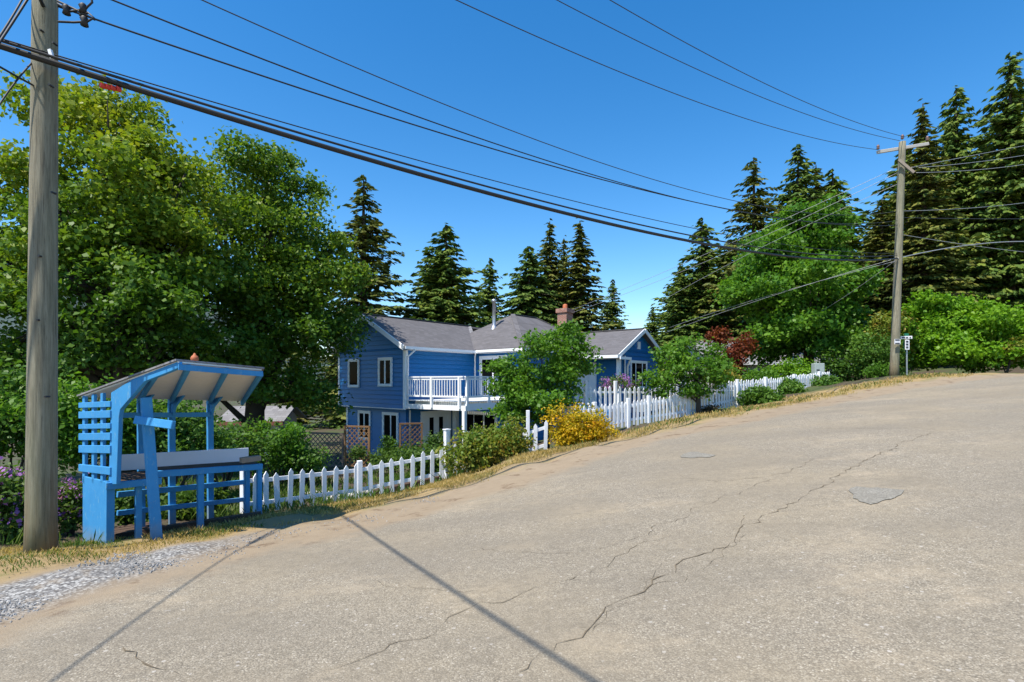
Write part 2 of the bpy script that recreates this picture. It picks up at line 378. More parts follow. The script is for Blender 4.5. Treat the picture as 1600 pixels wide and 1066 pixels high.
def build_ground():
    X = axis(-1500, 1500, -12, 20, .16); Y = axis(-40, 1800, 1, 26, .16)
    gx, gy = np.meshgrid(X, Y); z = T(gx.ravel(), gy.ravel()); e = edist(gx.ravel(), gy.ravel())
    xr, yr = gx.ravel(), gy.ravel()
    # verge sits a little proud and bumpy; the garden is rougher
    bump = (np.sin(xr*3.1+yr*1.7)*np.sin(yr*2.3-xr*.9)*.035+np.sin(xr*5.3+yr)*np.sin(yr*4.1)*.022)
    z = z+bump*np.clip(e*1.5, 0, 1)
    gv = np.clip(1-np.abs(e-.52)/.62, 0, 1)*np.clip((-3.1-xr)/1.0, 0, 1)*np.clip((8.4-yr)/1.6, 0, 1)
    gv = np.clip(gv*2.2, 0, 1)
    nx, ny = len(X), len(Y); idx = np.arange(nx*ny).reshape(ny, nx)
    Fq = np.stack([idx[:-1, :-1], idx[:-1, 1:], idx[1:, 1:], idx[1:, :-1]], -1).reshape(-1, 4)
    ec = e[Fq].mean(1)
    cx = xr[Fq].mean(1); cy = yr[Fq].mean(1)
    road = (ec < 0)
    for nm, sel in (('road', road), ('verge_and_garden_ground', ~road)):
        f = Fq[sel]; used, inv = np.unique(f, return_inverse=True); inv = inv.reshape(-1, 4)
        me = bpy.data.meshes.new(nm); me.from_pydata(np.stack([xr[used], yr[used], z[used]], 1).tolist(), [], inv.tolist()); me.update()
        for an, ar in (('edge', e), ('gravel', gv)):
            a = me.attributes.new(an, 'FLOAT', 'POINT'); a.data.foreach_set('value', ar[used].astype(np.float32))
        for p in me.polygons: p.use_smooth = True
        me.materials.append(M['ground']); o = bpy.data.objects.new(nm, me); COL.objects.link(o); o['kind'] = 'structure'
build_ground()

# cracks and patches: thin sheets on the road
M['crackm'] = plain('tar_crack', (.13, .10, .062), .95)
def patchmat():
    m, nt = mat('asphalt_repair'); v = coords(nt); vo = nd(nt, 'ShaderNodeTexVoronoi'); vo.inputs['Scale'].default_value = 70; nt.links.new(v, vo.inputs['Vector'])
    sx = nd(nt, 'ShaderNodeSeparateColor'); nt.links.new(vo.outputs['Color'], sx.inputs[0])
    c = ramp(nt, sx.outputs[0], [(0, (.14, .13, .107)), (.6, (.225, .208, .172)), (1, (.33, .31, .26))]); c = mixc(nt, noise(nt, 3, 5, .7, v), c, (.17, .155, .125))
    finish(nt, c, .92, vo.outputs['Distance'], .3, .01); return m
M['patchm'] = patchmat()
def ribbon(name, pxs, w, m='crackm', jit=.03):
    P = [onground(*p) for p in pxs]; pts = []
    for a, b in zip(P[:-1], P[1:]):
        n = max(2, int((b-a).length/.07))
        for k in range(n): pts.append(a.lerp(b, k/n))
    pts.append(P[-1]); mb = MB(); L = []; off = 0
    for i, p in enumerate(pts):
        d = (pts[min(i+1, len(pts)-1)]-pts[max(i-1, 0)]); d.z = 0; d.normalize(); s = Vector((-d.y, d.x, 0))
        off = off*.8+random.gauss(0, jit); ww = .30*w*random.uniform(.1, 1.7)*(1 if 2 < i < len(pts)-3 else .3)
        q = p+s*off
        L.append([Vector((r.x, r.y, G(r.x, r.y)+.006)) for r in (q-s*ww/2, q+s*ww/2)])
    for a, b in zip(L[:-1], L[1:]): mb.quad(a[0], b[0], b[1], a[1])
    o = mb.build(name, m); o['kind'] = 'structure'
    return o
ribbon('road_crack', [(770, 1066), (820, 1045), (880, 1000), (980, 935), (1060, 885), (1120, 850), (1200, 805), (1260, 775), (1320, 742), (1400, 700), (1470, 672)], .026)
ribbon('road_crack', [(480, 1062), (540, 1035), (600, 1005), (700, 965), (800, 940), (900, 900), (980, 870), (1050, 842)], .016)
ribbon('road_crack', [(160, 1008), (200, 1025), (240, 1050), (258, 1064)], .03, jit=.04)
ribbon('road_crack', [(740, 853), (800, 868), (880, 872), (960, 855), (1060, 806), (1130, 775), (1210, 745)], .014)
ribbon('road_crack', [(1255, 670), (1340, 671), (1440, 670)], .03, jit=.02)
ribbon('road_crack', [(1060, 745), (1130, 752), (1200, 745), (1290, 715)], .02)
ribbon('road_crack', [(560, 905), (640, 925), (760, 930), (850, 905)], .010)
ribbon('road_crack', [(900, 1005), (1000, 930), (1090, 895), (1180, 830)], .010)
for px, py, dx, dy in ((900, 985, 60, -8), (1000, 922, 40, -42), (1085, 870, 62, 4), (1150, 832, 30, -34), (1240, 784, 50, 6), (840, 1030, 50, 20), (1040, 897, -46, 6), (1310, 747, 44, 2)):
    ribbon('road_crack', [(px, py), (px+dx*.5, py+dy*.5+3), (px+dx, py+dy)], .012, jit=.03)
def patch(cx, cy, rx, ry, name='asphalt_patch'):
    mb = MB(); c = onground(cx, cy); pts = []
    for k in range(26):
        a = 2*math.pi*k/26; r = 1+.18*math.sin(3*a+cx)+random.uniform(-.16, .12)
        p = onground(cx+rx*r*math.cos(a), cy+ry*r*math.sin(a)); pts.append(p+Vector((0, 0, .008)))
    c = c+Vector((0, 0, .008))
    for i in range(26): mb.poly([c, pts[(i+1) % 26], pts[i]])
    mb.build(name, 'patchm')['kind'] = 'structure'
patch(1366, 774, 42, 13); patch(1088, 712, 26, 4.5)

# ------------------------------------------------------------------ roadside stand
def qd(a, b):                                     # depth along a vertical plane: 1/depth is linear across the picture
    (p0, d0), (p1, d1) = a, b
    return lambda px: 1/((1/d0)+(1/d1-1/d0)*(px-p0)/(p1-p0))
E_ = qd((178, 6.75), (278, 6.1)); B_ = qd((127, 7.14), (380, 9.27)); FR_ = qd((172, 6.8), (405, 8.3))
rf_front = qd((278, 6.1), (409, 7.14))
def Z7(x, y): return (120+x/3.333, 550+y/3.333)
stand = empty('farm_stand', onground(230, 840), 'small weathered blue roadside stand with slatted end and white plank, beside the near utility pole', 'farm stand')
along = (U(405, 724, FR_(405))-U(172, 724, FR_(172))); along.z = 0; along.normalize()
front = Vector((along.y, -along.x, 0))
def plate(pts, dep, off, name, m='standblue', parent=stand, bevel=.004):
    mb = MB(); mb.prism([U(px, py, dep(px)) for px, py in pts], off); return mb.build(name, m, parent, bevel=bevel)
def sbeam(name, a, b, da, db, wpx, thick, m='standblue', parent=stand, side=None):
    A, Bv = U(*a, da), U(*b, db); mb = MB()
    w = wpx/F*(da+db)/2
    vertical = abs((Bv-A).normalized().z) > .8
    mb.beam(A, Bv, w, thick, side=(along if side is None else side) if vertical else Vector((0, 0, 1)))
    return mb.build(name, m, parent, bevel=.004)
# solid lower end panel, slats and studs of the end wall
plate([(129, 744), (166, 753), (165, 856), (129, 848)], E_, along*.03, 'end_panel')
plate([(166.3, 752), (180, 752), (178.5, 853), (165.5, 856)], FR_, -front*.06, 'corner_post')
for y0, y1, s in ((265, 292, -3), (312, 347, -2), (378, 402, -1), (425, 460, 2), (487, 525, 6), (585, 622, 22)):
    x0, x1 = 8, 172
    plate([Z7(x0, y0), Z7(x1, y0+s-6), Z7(x1, y1+s-2), Z7(x0, y1)], lambda p: E_(p)-.035, along*.028, 'slat')
for X in (28, 76, 122):
    w = 12
    plate([Z7(X, 232-X*.13), Z7(X+w, 230-X*.13), Z7(X+w, 690), Z7(X, 680)], E_, along*.04, 'stud')
plate([Z7(*p) for p in ((178, 212), (290, 142), (470, 70), (525, 50), (527, 84), (470, 108), (350, 155), (285, 230), (225, 300), (218, 340), (205, 690), (165, 690), (176, 330))], E_, along*.05, 'end_frame')
# roof
BL, FL, FRr, BR = U(127, 621, 7.14), U(278, 567, 6.1), U(409, 579, 7.14), U(381, 627, 9.27)
nrm = (FL-BL).cross(BR-BL).normalized()
if nrm.z < 0: nrm = -nrm
mb = MB(); mb.prism([BL, FL, FRr, BR], nrm*.02); mb.build('roof_underside', 'ply', stand)
mb = MB(); o_ = nrm*.022; e1 = (FL-BL).normalized()*.05
mb.prism([BL+o_-e1-along*.03, FL+o_+e1*.3-along*.03, FRr+o_+e1*.3+along*.03, BR+o_-e1+along*.03], nrm*.022)
mb.build('roof_top', 'shingle2', stand, uv=lambda v, n: (v.x*1.0, v.y*1.2+v.z))
mb = MB(); d_ = (FRr-FL); fz = Vector((0, 0, 1))
mb.prism([FL-fz*.015, FRr-fz*.015, FRr-fz*.085, FL-fz*.085], front*.03); mb.build('front_fascia', 'standblue', stand)
dn = -nrm
for (bx, fx, fy) in ((217, 244, 588), (267, 295, 580), (327, 354, 581), (378, 408, 581)):
    kb = (1/B_(bx)-1/7.14)/(1/9.27-1/7.14); tb = (127+ (bx-127) - 127)/253.0
    Pb = U(bx, 621+(bx-127)/254*6, B_(bx))
    df = rf_front(fx) if fx >= 278 else 6.35
    Pf = U(fx, fy, df)
    # keep the rafter's top on the underside plane
    Pf = Pf-nrm*((Pf-BL).dot(nrm)+.036); Pb = Pb-nrm*((Pb-BL).dot(nrm)+.036)
    mb = MB(); mb.beam(Pb, Pf, .05, .07, side=along); mb.build('rafter', 'standblue', stand, bevel=.003)
# back posts with curved knee braces
for px, top, bot in ((220, 620, 826), (268, 621, 812), (328, 622, 792)):
    d = B_(px); A = U(px, top, d); Bt = U(px+1, bot, d); Bt.z = min(Bt.z, G(Bt.x, Bt.y)-.02)
    mb = MB(); mb.beam(A, Bt, .07, .09, side=front); mb.build('back_post', 'standblue', stand, bevel=.004)
    up = (FL-BL).normalized(); w0 = A+front*.045; mb = MB()
    pts = [w0-fz*.36, w0-fz*.30+front*.05, w0-fz*.15+front*.13, w0-fz*.02+up*.33, w0-fz*.02+up*.20, w0-fz*.02]
    mb.prism([p-along*.02 for p in pts], along*.04); mb.build('knee_brace', 'standblue', stand, bevel=.003)
sbeam('back_rail', (186, 649), (328, 648), B_(186)-.06, B_(328)-.06, 7.5, .05)
sbeam('low_rail', (183, 773), (386, 753), B_(183)-.05, B_(386)-.05, 8, .045)
sbeam('low_rail', (183, 802), (386, 780), B_(183)-.05, B_(386)-.05, 7, .045)
plate([(184, 711), (388.5, 700), (388.5, 723), (184, 736)], lambda p: B_(p)-.1, -front*.025, 'back_plank', 'backboard')
# counters
sbeam('counter_edge', (165, 760), (252, 751.5), FR_(165)-.03, FR_(252)-.03, 10.5, .05)
sbeam('counter_edge', (243, 741), (409.5, 729), FR_(243)+.06, FR_(409)+.06, 9.5, .06)
mb = MB(); a0, a1 = U(172, 756, FR_(172)), U(246, 748, FR_(246)); c0, c1 = U(184, 741, B_(184)-.12), U(232, 737, B_(232)-.12)
for k in range(7):
    t0, t1 = k/7, (k+.78)/7
    mb.prism([a0.lerp(c0, t0), a1.lerp(c1, t0), a1.lerp(c1, t1), a0.lerp(c0, t1)], (0, 0, .02))
mb.build('counter_slats', 'darkwood', stand)
mb = MB(); a0, a1 = U(246, 737, FR_(246)+.1), U(405, 725.5, FR_(405)+.1)
for k in range(3):
    s0 = -front*(.02+.13*k); s1 = -front*(.13+.13*k); mb.prism([a0+s0, a1+s0, a1+s1, a0+s1], (0, 0, .018))
mb.build('counter_top', 'darkwood', stand)
for px, tp, bt in ((216, 760, 836), (313, 740, 822), (386, 733, 809), (405, 732, 810)):
    d = FR_(px)+.08 if px != 386 else FR_(px)+.45
    A, Bt = U(px, tp, d), U(px, bt, d); Bt.z = min(Bt.z, G(Bt.x, Bt.y)-.02); w = 8.5 if px < 350 else 6.5
    mb = MB(); mb.beam(A, Bt, w/F*d, .07, side=along); mb.build('counter_leg', 'standblue', stand, bevel=.004)
s0 = onground(182, 842); s1 = onground(408, 809); bk = -front*.62
mb = MB(); mb.beam(s0+Vector((0, 0, .04)), s1+Vector((0, 0, .05)), .10, .09, side=front)
for k in range(4): mb.beam(s0+bk*(.25+.22*k)+Vector((0, 0, .03)), s0.lerp(s1, .34)+bk*(.25+.22*k)+Vector((0, 0, .03)), .10, .03, side=front)
mb.build('floor_timbers', 'darkwood', stand)
bl0, bl1 = U(376, 720, FR_(376)), U(406, 716, FR_(406))
wb = MB(); wb.beam(bl0+fz*.005, bl1+fz*.005, .10, .085, side=front); tag(wb.build('wooden_block', 'greywood', bevel=.005), 'short weathered timber block lying on the right end of the blue stand counter', 'timber block')
# leaning sign post
sp0 = onground(246, 846); cross = empty('sign_post', sp0, 'bright blue leaning post with a short hanger arm in front of the stand', 'post')
top = U(228, 621, sp0.y-.05); mb = MB(); mb.beam(sp0-fz*.1, top, .115, .09, side=along); mb.build('post', 'standblue', cross, bevel=.006)
mb = MB(); mb.beam(U(212, 656, sp0.y-.13), U(271, 664.5, sp0.y-.30), .055, .105, side=front); mb.build('hanger_arm', 'standblue', cross, bevel=.006)
# ornament on the roof
op = U(304, 570, 6.4); orn = empty('garden_ornament', op, 'little rounded terracotta ornament perched on the front edge of the blue stand roof', 'ornament')
mb = MB(); mb.lathe([(.0, 0), (.030, .003), (.042, .02), (.046, .045), (.036, .07), (.018, .085), (.011, .105), (.0, .112)], 14, op+fz*.035)
mb.build('body', 'terracotta', orn, smooth=True)

# ------------------------------------------------------------------ house
CO = Vector((-5, 24, 0)); RZ = math.atan2(.77, .64)
ZG = EYE-3.75
house = empty('house', (CO.x, CO.y, 0), 'two storey bright blue house with white trim, grey shingle roof and balcony', 'house', rz=RZ, world=False)
Z = lambda e: e+EYE                                # eye-relative height -> world
def lap(mb, a, b, z0, z1, n, row=.215, top=None):
    """lap siding on a wall from a to b (p,q), outward n; top(t) caps the height for gables"""
    a = Vector((*a, 0)); b = Vector((*b, 0)); n = Vector((*n, 0)); L = (b-a).length; k = 0; z = z0
    while z < z1-1e-4:
        zt = min(z+row, z1)
        if top is None:
            mb.prism([a+fz*z+n*.004, b+fz*z+n*.004, b+fz*z+n*.042, a+fz*z+n*.042], (0, 0, 0.0001)); 
            mb.quad(a+fz*z+n*.042, b+fz*z+n*.042, b+fz*zt+n*.006, a+fz*zt+n*.006)
            mb.quad(a+fz*z+n*.004, b+fz*z+n*.004, b+fz*z+n*.042, a+fz*z+n*.042)
        else:
            l0, r0 = top(z); l1, r1 = top(zt)
            if r0 > l0:
                u = (b-a).normalized(); r1 = max(r1, l1)
                mb.quad(a+u*l0+fz*z+n*.042, a+u*r0+fz*z+n*.042, a+u*r1+fz*zt+n*.006, a+u*l1+fz*zt+n*.006)
                mb.quad(a+u*l0+fz*z+n*.004, a+u*r0+fz*z+n*.004, a+u*r0+fz*z+n*.042, a+u*l0+fz*z+n*.042)
        z = zt
ze = 1.55                                          # eave height, eye relative
zr = 3.22
w = MB()
# solid cores
w.box(.03, 13.2, -3.2, 3.2, ZG-.3, Z(ze)-.1) if False else None
w.box(.03, 4.69, .03, 5.57, Z(-1.3), Z(ze))        # wing, upper
w.box(.30, 4.69, .30, 5.3, ZG-.4, Z(-1.3))         # wing, lower (set back)
w.box(4.72, 13.2, -3.2, 3.2, ZG-.4, Z(ze)+.02)     # main block
w.box(3.50, 4.72, -3.0, .26, ZG-.4, Z(-1.35))      # lower room below the deck
w.box(9.03, 13.2, -6.57, -3.2, ZG-.4, Z(1.45))     # right wing
# siding, upper storey
lap(w, (0, 0), (0, 5.6), Z(-1.32), Z(ze), (-1, 0))
def gtop(z):
    t = max(0, (z-Z(ze)))/(zr-ze); return (2.8*t, 5.6-2.8*t)
lap(w, (0, 0), (0, 5.6), Z(ze), Z(zr-.12), (-1, 0), top=gtop)
w.prism([(.03, .05, Z(ze)), (.03, 5.55, Z(ze)), (.03, 2.8, Z(zr-.12))], (.1, 0, 0))
lap(w, (0, 0), (4.69, 0), Z(-1.32), Z(ze), (0, -1))
lap(w, (.3, .3), (.3, 5.3), ZG-.3, Z(-1.32), (-1, 0))
lap(w, (.3, .3), (3.5, .3), ZG-.3, Z(-1.32), (0, -1))
lap(w, (3.46, .26), (3.46, -3.0), ZG-.3, Z(-1.35), (-1, 0)); lap(w, (3.46, -3.03), (4.7, -3.03), ZG-.3, Z(-1.35), (0, -1))
lap(w, (4.69, 0), (4.69, -3.23), Z(-1.32), Z(ze), (-1, 0))
lap(w, (4.69, -3.23), (9.0, -3.23), ZG-.3, Z(ze), (0, -1))
lap(w, (9.0, -3.2), (9.0, -6.6), ZG-.3, Z(1.6), (-1, 0))
# right gable
def g2(z):
    t = (z-Z(1.30))/(2.72-1.30); t = min(max(t, 0), 1); return (2.85*t-1.2 if 2.85*t-1.2 > -1.15 else -1.15, 4.5-2.85*t)
lap(w, (9.0, -6.6), (13.2, -6.6), ZG-.3, Z(1.62), (0, -1))
lap(w, (9.0, -6.6), (13.2, -6.6), Z(1.62), Z(2.6), (0, -1), top=lambda z: (max(-.9, (10.65-9.0)-(2.72+EYE-z)*2.0), min(4.2, 1.65+(2.72+EYE-z)*2.0)))
w.prism([(8.0, -6.57, Z(1.30)), (13.2, -6.57, Z(1.30)), (10.65, -6.57, Z(2.6))], (0, .1, 0))
w.build('wall', 'siding', house)
# roofs
def slab(mb, pts, th=.10):
    pts = [Vector(p) for p in pts]; n = (pts[1]-pts[0]).cross(pts[2]-pts[0]).normalized()
    if n.z < 0: n = -n
    mb.prism([p for p in pts], n*th)
def ruv(v, n):
    if abs(n.x) > abs(n.y): return (v.y, math.hypot(v.x, v.z))
    return (v.x, math.hypot(v.y, v.z))
r = MB(); s_ = .62; ov = .4
zE = lambda x: Z(x)
# wing gable roof: ridge along p at q=2.8
eL = (-.45, -.42, zE(ze-.05)); rid0 = (-.45, 2.8, zE(zr)); vin = (7.0, 2.8, zE(zr)); eR = (-.45, 6.02, zE(ze-.05))
slab(r, [eL, (4.40, -.42, zE(ze-.05)), vin, rid0])
slab(r, [eR, (8.5, 6.02, zE(ze-.05)), (8.5, 2.8, zE(zr)), rid0])
# main hip roof
A0, A1 = (7.9, 0, zE(3.79)), (10.1, 0, zE(3.79)); p0, p1, q0, q1 = 4.29, 13.7, -3.63, 3.57; z0 = zE(ze)
slab(r, [(p0, q0, z0), A0, (p0, q1, z0)]); slab(r, [(p0, q0, z0), (p1, q0, z0), A1, A0])
slab(r, [(p1, q0, z0), (p1, q1, z0), A1]); slab(r, [(p1, q1, z0), (p0, q1, z0), A0, A1])
# right wing gable roof
rz2, ez2 = zE(2.72), zE(1.24)
slab(r, [(7.72, -7.0, ez2), (7.72, -3.2, ez2), (10.65, -1.4, rz2), (10.65, -7.0, rz2)]); slab(r, [(13.58, -7.0, ez2), (13.58, -3.2, ez2), (10.65, -1.4, rz2), (10.65, -7.0, rz2)])
roof = r.build('roof', 'shingle', house, uv=ruv)
cap = MB()
for a, b in ((rid0, vin), (A0, A1), ((p0, q0, z0), A0), (A1, (p1, q0, z0)), ((10.65, -7.0, rz2), (10.65, -1.6, rz2))):
    cap.beam(Vector(a)+fz*.115, Vector(b)+fz*.115, .26, .035)
cap.build('ridge_cap', 'shingle', roof, uv=ruv)
vl = MB(); vl.beam(Vector((4.40, -.42, z0+.10)), Vector((7.0, 2.75, Z(zr)+.085)), .30, .02); vl.build('valley', 'shingle2', roof, uv=ruv)
# trim: gutters, fascias, corner boards
def bx(name, m, *boxes, parent=house):
    mb = MB()
    for b in boxes: mb.box(*b)
    return mb.build(name, m, parent)
t = MB()
for a, b, w_ in (((-.47, -.44, Z(ze)-.04), (-.47, 2.8, Z(zr)-.01), .22), ((-.475, 6.04, Z(ze)-.04), (-.475, 2.8, Z(zr)-.01), .22), ((7.70, -7.02, ez2-.02), (10.65, -7.02, rz2), .20), ((13.6, -7.025, ez2-.02), (10.65, -7.025, rz2), .20)):
    t = MB(); t.beam(a, b, w_, .045, side=(0, 0, 1)); t.build('rake_board', 'trim', house)
# white soffit under the near gable overhang
sf = MB(); sf.prism([(-.44, -.40, Z(ze)-.10), (-.44, 2.8, Z(zr)-.07), (-.02, 2.8, Z(zr)-.07), (-.02, -.40, Z(ze)-.10)], (0, 0, .015))
sf.prism([(-.44, 6.0, Z(ze)-.10), (-.44, 2.8, Z(zr)-.07), (-.02, 2.8, Z(zr)-.07), (-.02, 6.0, Z(ze)-.10)], (0, 0, .015))
sf.box(-.02, 4.3, -.40, -.03, Z(ze)-.12, Z(ze)-.10); sf.box(4.3, 4.66, -3.6, -.42, Z(ze)-.12, Z(ze)-.10); sf.build('soffit', 'trim', house)
bx('gutter', 'trim', (-.40, 4.33, -.52, -.42, Z(ze)-.10, Z(ze)+.03))
bx('gutter', 'trim', (4.19, 4.29, -3.72, -.53, Z(ze)-.08, Z(ze)+.05)); bx('gutter', 'trim', (4.30, 7.8, -3.73, -3.63, Z(ze)-.08, Z(ze)+.05))
bx('gutter', 'trim', (7.60, 7.72, -7.0, -3.7, ez2-.10, ez2+.05)); bx('gutter', 'trim', (7.72, 8.9, -7.10, -7.045, ez2-.17, ez2-.04))
bx('corner_board', 'trim', (-.04, .12, -.045, .0, Z(-1.33), Z(ze)-.12), (-.045, -.028, -.03, .12, Z(-1.33), Z(ze)-.12))
bx('corner_board', 'trim', (-.045, -.0, 5.5, 5.64, Z(-1.33), Z(ze)-.12)); bx('corner_board', 'trim', (.26, .30, 5.2, 5.34, ZG, Z(-1.34)))
bx('corner_board', 'trim', (3.16, 3.40, -.10, .14, ZG, Z(-1.31)))
bx('corner_board', 'trim', (9.0, 9.12, -6.66, -6.63, ZG, Z(1.3)))
bx('frieze_board', 'trim', (-.035, .0, -.05, 5.65, Z(-1.36), Z(-1.31)))
bx('belly_board', 'siding', (0.0, .30, 0, 5.6, Z(-1.40), Z(-1.36)))
def pipe(pts, r=.045):
    mb = MB(); mb.tube(pts, r, 8); return mb.build('downspout', 'trim', house, smooth=True)
pipe([(.2, -.46, Z(ze)-.12), (.06, -.12, Z(ze)-.42), (.06, -.10, Z(-1.15)), (.42, .18, Z(-1.45)), (.42, .22, ZG)])
pipe([(4.22, -.50, Z(ze)-.1), (4.62, -.08, Z(ze)-.22), (4.62, -.08, Z(-.9))])
pipe([(8.85, -7.05, ez2-.15), (9.2, -6.72, ez2-.5), (9.2, -6.72, ZG)], .055)
bx('porch_post', 'trim', (8.12, 8.30, -6.82, -6.64, ZG, ez2-.08)); bx('porch_beam', 'trim', (7.9, 8.3, -6.64, -3.5, ez2-.12, ez2+.02))
# windows: frame stands proud of the wall, pane just inside it
def window(a, b, z0, z1, n, mull=(), name='window', fw=.10, sill=True):
    a = Vector((*a, 0)); b = Vector((*b, 0)); n = Vector((*n, 0)); u = (b-a).normalized(); L = (b-a).length; mb = MB()
    def bar(s0, s1, y0, y1, d=.075):
        P = [a+u*s0+fz*y0, a+u*s1+fz*y0, a+u*s1+fz*y1, a+u*s0+fz*y1]; mb.prism([p+n*.0 for p in P], n*(d+.016))
    bar(-fw, L+fw, z1, z1+fw*1.1); bar(-fw, L+fw, z0-fw, z0, .09); bar(-fw, 0, z0, z1, .074); bar(L, L+fw, z0, z1, .074)
    for f, w_ in mull: bar(L*f-w_/2, L*f+w_/2, z0, z1, .06)
    bar(0, .035, z0, z1, .055); bar(L-.035, L, z0, z1, .055); bar(.035, L-.035, z0, z0+.035, .055); bar(.035, L-.035, z1-.035, z1, .055)
    o = mb.build(name, 'trim', house)
    g = MB(); g.prism([a+n*.047+fz*z0, b+n*.047+fz*z0, b+n*.047+fz*z1, a+n*.047+fz*z1], n*.012); g.build('pane', 'glass', o); return o
window((0, 1.03), (0, 1.93), Z(-.18), Z(1.02), (-1, 0), [(.5, .10)])
window((0, 3.76), (0, 4.55), Z(-.25), Z(1.02), (-1, 0), [])
window((.3, .95), (.3, 2.0), Z(-3.05), Z(-1.66), (-1, 0), [(.45, .07)])
window((.3, 3.2), (.3, 4.1), Z(-2.95), Z(-1.66), (-1, 0), [(.5, .09)])
window((3.46, -.62), (3.46, -2.62), Z(-2.62), Z(-1.68), (-1, 0), [(.28, .05), (.62, .09)], fw=.12)
window((4.69, -.55), (4.69, -2.2), Z(-.8), Z(1.15), (-1, 0), [(.5, .09)], 'patio_door', fw=.14)
window((9.75, -6.6), (11.55, -6.6), Z(-.35), Z(.98), (0, -1), [(.28, .07), (.72, .07)])
# french door
window((1.40, .3), (2.88, .3), ZG+.05, Z(-1.80), (0, -1), [(.09, .30), (.5, .34), (.91, .30)], 'french_door', fw=.26)
bx('gable_vent', 'trim', (10.5, 10.8, -6.68, -6.62, Z(1.72), Z(2.12)))
dr = bx('front_door', 'trim', (8.90, 8.975, -4.62, -3.75, Z(-1.3), Z(.85)), (8.88, 8.97, -3.72, -3.58, Z(-1.3), Z(.98)), (8.88, 8.97, -5.0, -4.64, Z(-1.3), Z(.98)))
bx('pane', 'glass', (8.870, 8.90, -4.42, -3.95, Z(.45), Z(.75)), parent=dr)
# deck
dk = MB(); D = [(.0, -.06), (.35, -3.6), (4.64, -3.6), (4.64, -.06)]
[dk.box(.03+.1*max(0, -y_)-.0, 4.62, y_-.125, y_, Z(-.93), Z(-.89)) for y_ in np.arange(-.08, -3.45, -.145)]; [dk.box(x_, x_+.05, -3.5, -.1, Z(-1.15), Z(-.935)) for x_ in (.5, 1.3, 2.1, 2.9, 3.7, 4.5)]; dk.build('deck_floor', 'trim', house)
fb = MB(); fb.prism([(.0, -.05, Z(-1.30)), (.35, -3.62, Z(-1.30)), (.35, -3.62, Z(-1.08)), (.0, -.05, Z(-1.08))], (.06, 0, 0))
fb.prism([(.41, -3.62, Z(-1.30)), (4.64, -3.62, Z(-1.30)), (4.64, -3.62, Z(-1.0)), (.41, -3.62, Z(-1.0))], (0, .06, 0))
fb.build('deck_fascia', 'trim', house)
rl = empty_part = None
def rail_run(a, b, n, zb, zt, posts):
    a = Vector((*a, 0)); b = Vector((*b, 0)); mb = MB()
    mb.beam(a+fz*zt, b+fz*zt, .11, .06); mb.beam(a+fz*zb, b+fz*zb, .06, .08); mb.beam(a+fz*(zt-.10), b+fz*(zt-.10), .05, .07)
    o = mb.build('railing', 'trim', house)
    for k in range(1, n):
        p = a.lerp(b, k/n); q = MB(); q.beam(p+fz*(zb+.04), p+fz*(zt-.135), .035, .035, side=(1, 0, 0)); q.build('baluster', 'trim', o)
    for f in posts:
        p = a.lerp(b, f); q = MB(); q.beam(p+fz*(zb-.52), p+fz*(zt+.02), .11, .11, side=(1, 0, 0)); q.build('rail_post', 'trim', o)
rail_run((.03, -.14), (.30, -3.55), 22, Z(-.70), Z(.17), (.45, .93))
rail_run((.36, -3.57), (4.6, -3.57), 26, Z(-.70), Z(.17), (.03, .36, .68, .98))
bx('deck_post', 'trim', (.30, .45, -3.60, -3.45, ZG, Z(-1.30))); bx('deck_post', 'trim', (3.1, 3.25, -3.60, -3.45, ZG, Z(-1.30)))
# chimney, stove pipe
ch = bx('chimney', 'brick', (12.2, 12.95, -.9, -.2, Z(1.9), Z(4.55)), (12.12, 13.03, -.98, -.12, Z(4.40), Z(4.66)))
me = ch.data; l = me.uv_layers.new()
for p in me.polygons:
    for li in p.loop_indices:
        c = me.vertices[me.loops[li].vertex_index].co; l.data[li].uv = (c.y if abs(p.normal.x) > .5 else c.x, c.z)
mb = MB(); mb.lathe([(.16, 0), (.15, .25), (.12, .30), (.0, .34)], 12, (12.57, -.55, Z(4.66))); mb.build('chimney_pot', 'terracotta', ch, smooth=True)
vp = MB(); b0 = Vector((6.5, .23, Z(2.92))); vp.lathe([(.28, -.15), (.15, .16), (.10, .26), (.10, 1.55), (.15, 1.56), (.15, 1.68), (.0, 1.74)], 14, b0)
vpo = vp.build('stove_pipe', 'metal', house, smooth=True)
gy = MB(); gy.tube([b0+fz*1.15, b0+Vector((1.0, 1.0, .75))], .012, 5); gy.tube([b0+fz*1.15, b0+Vector((.15, -1.35, .12))], .012, 5); gy.build('guy_rod', 'wire', vpo)

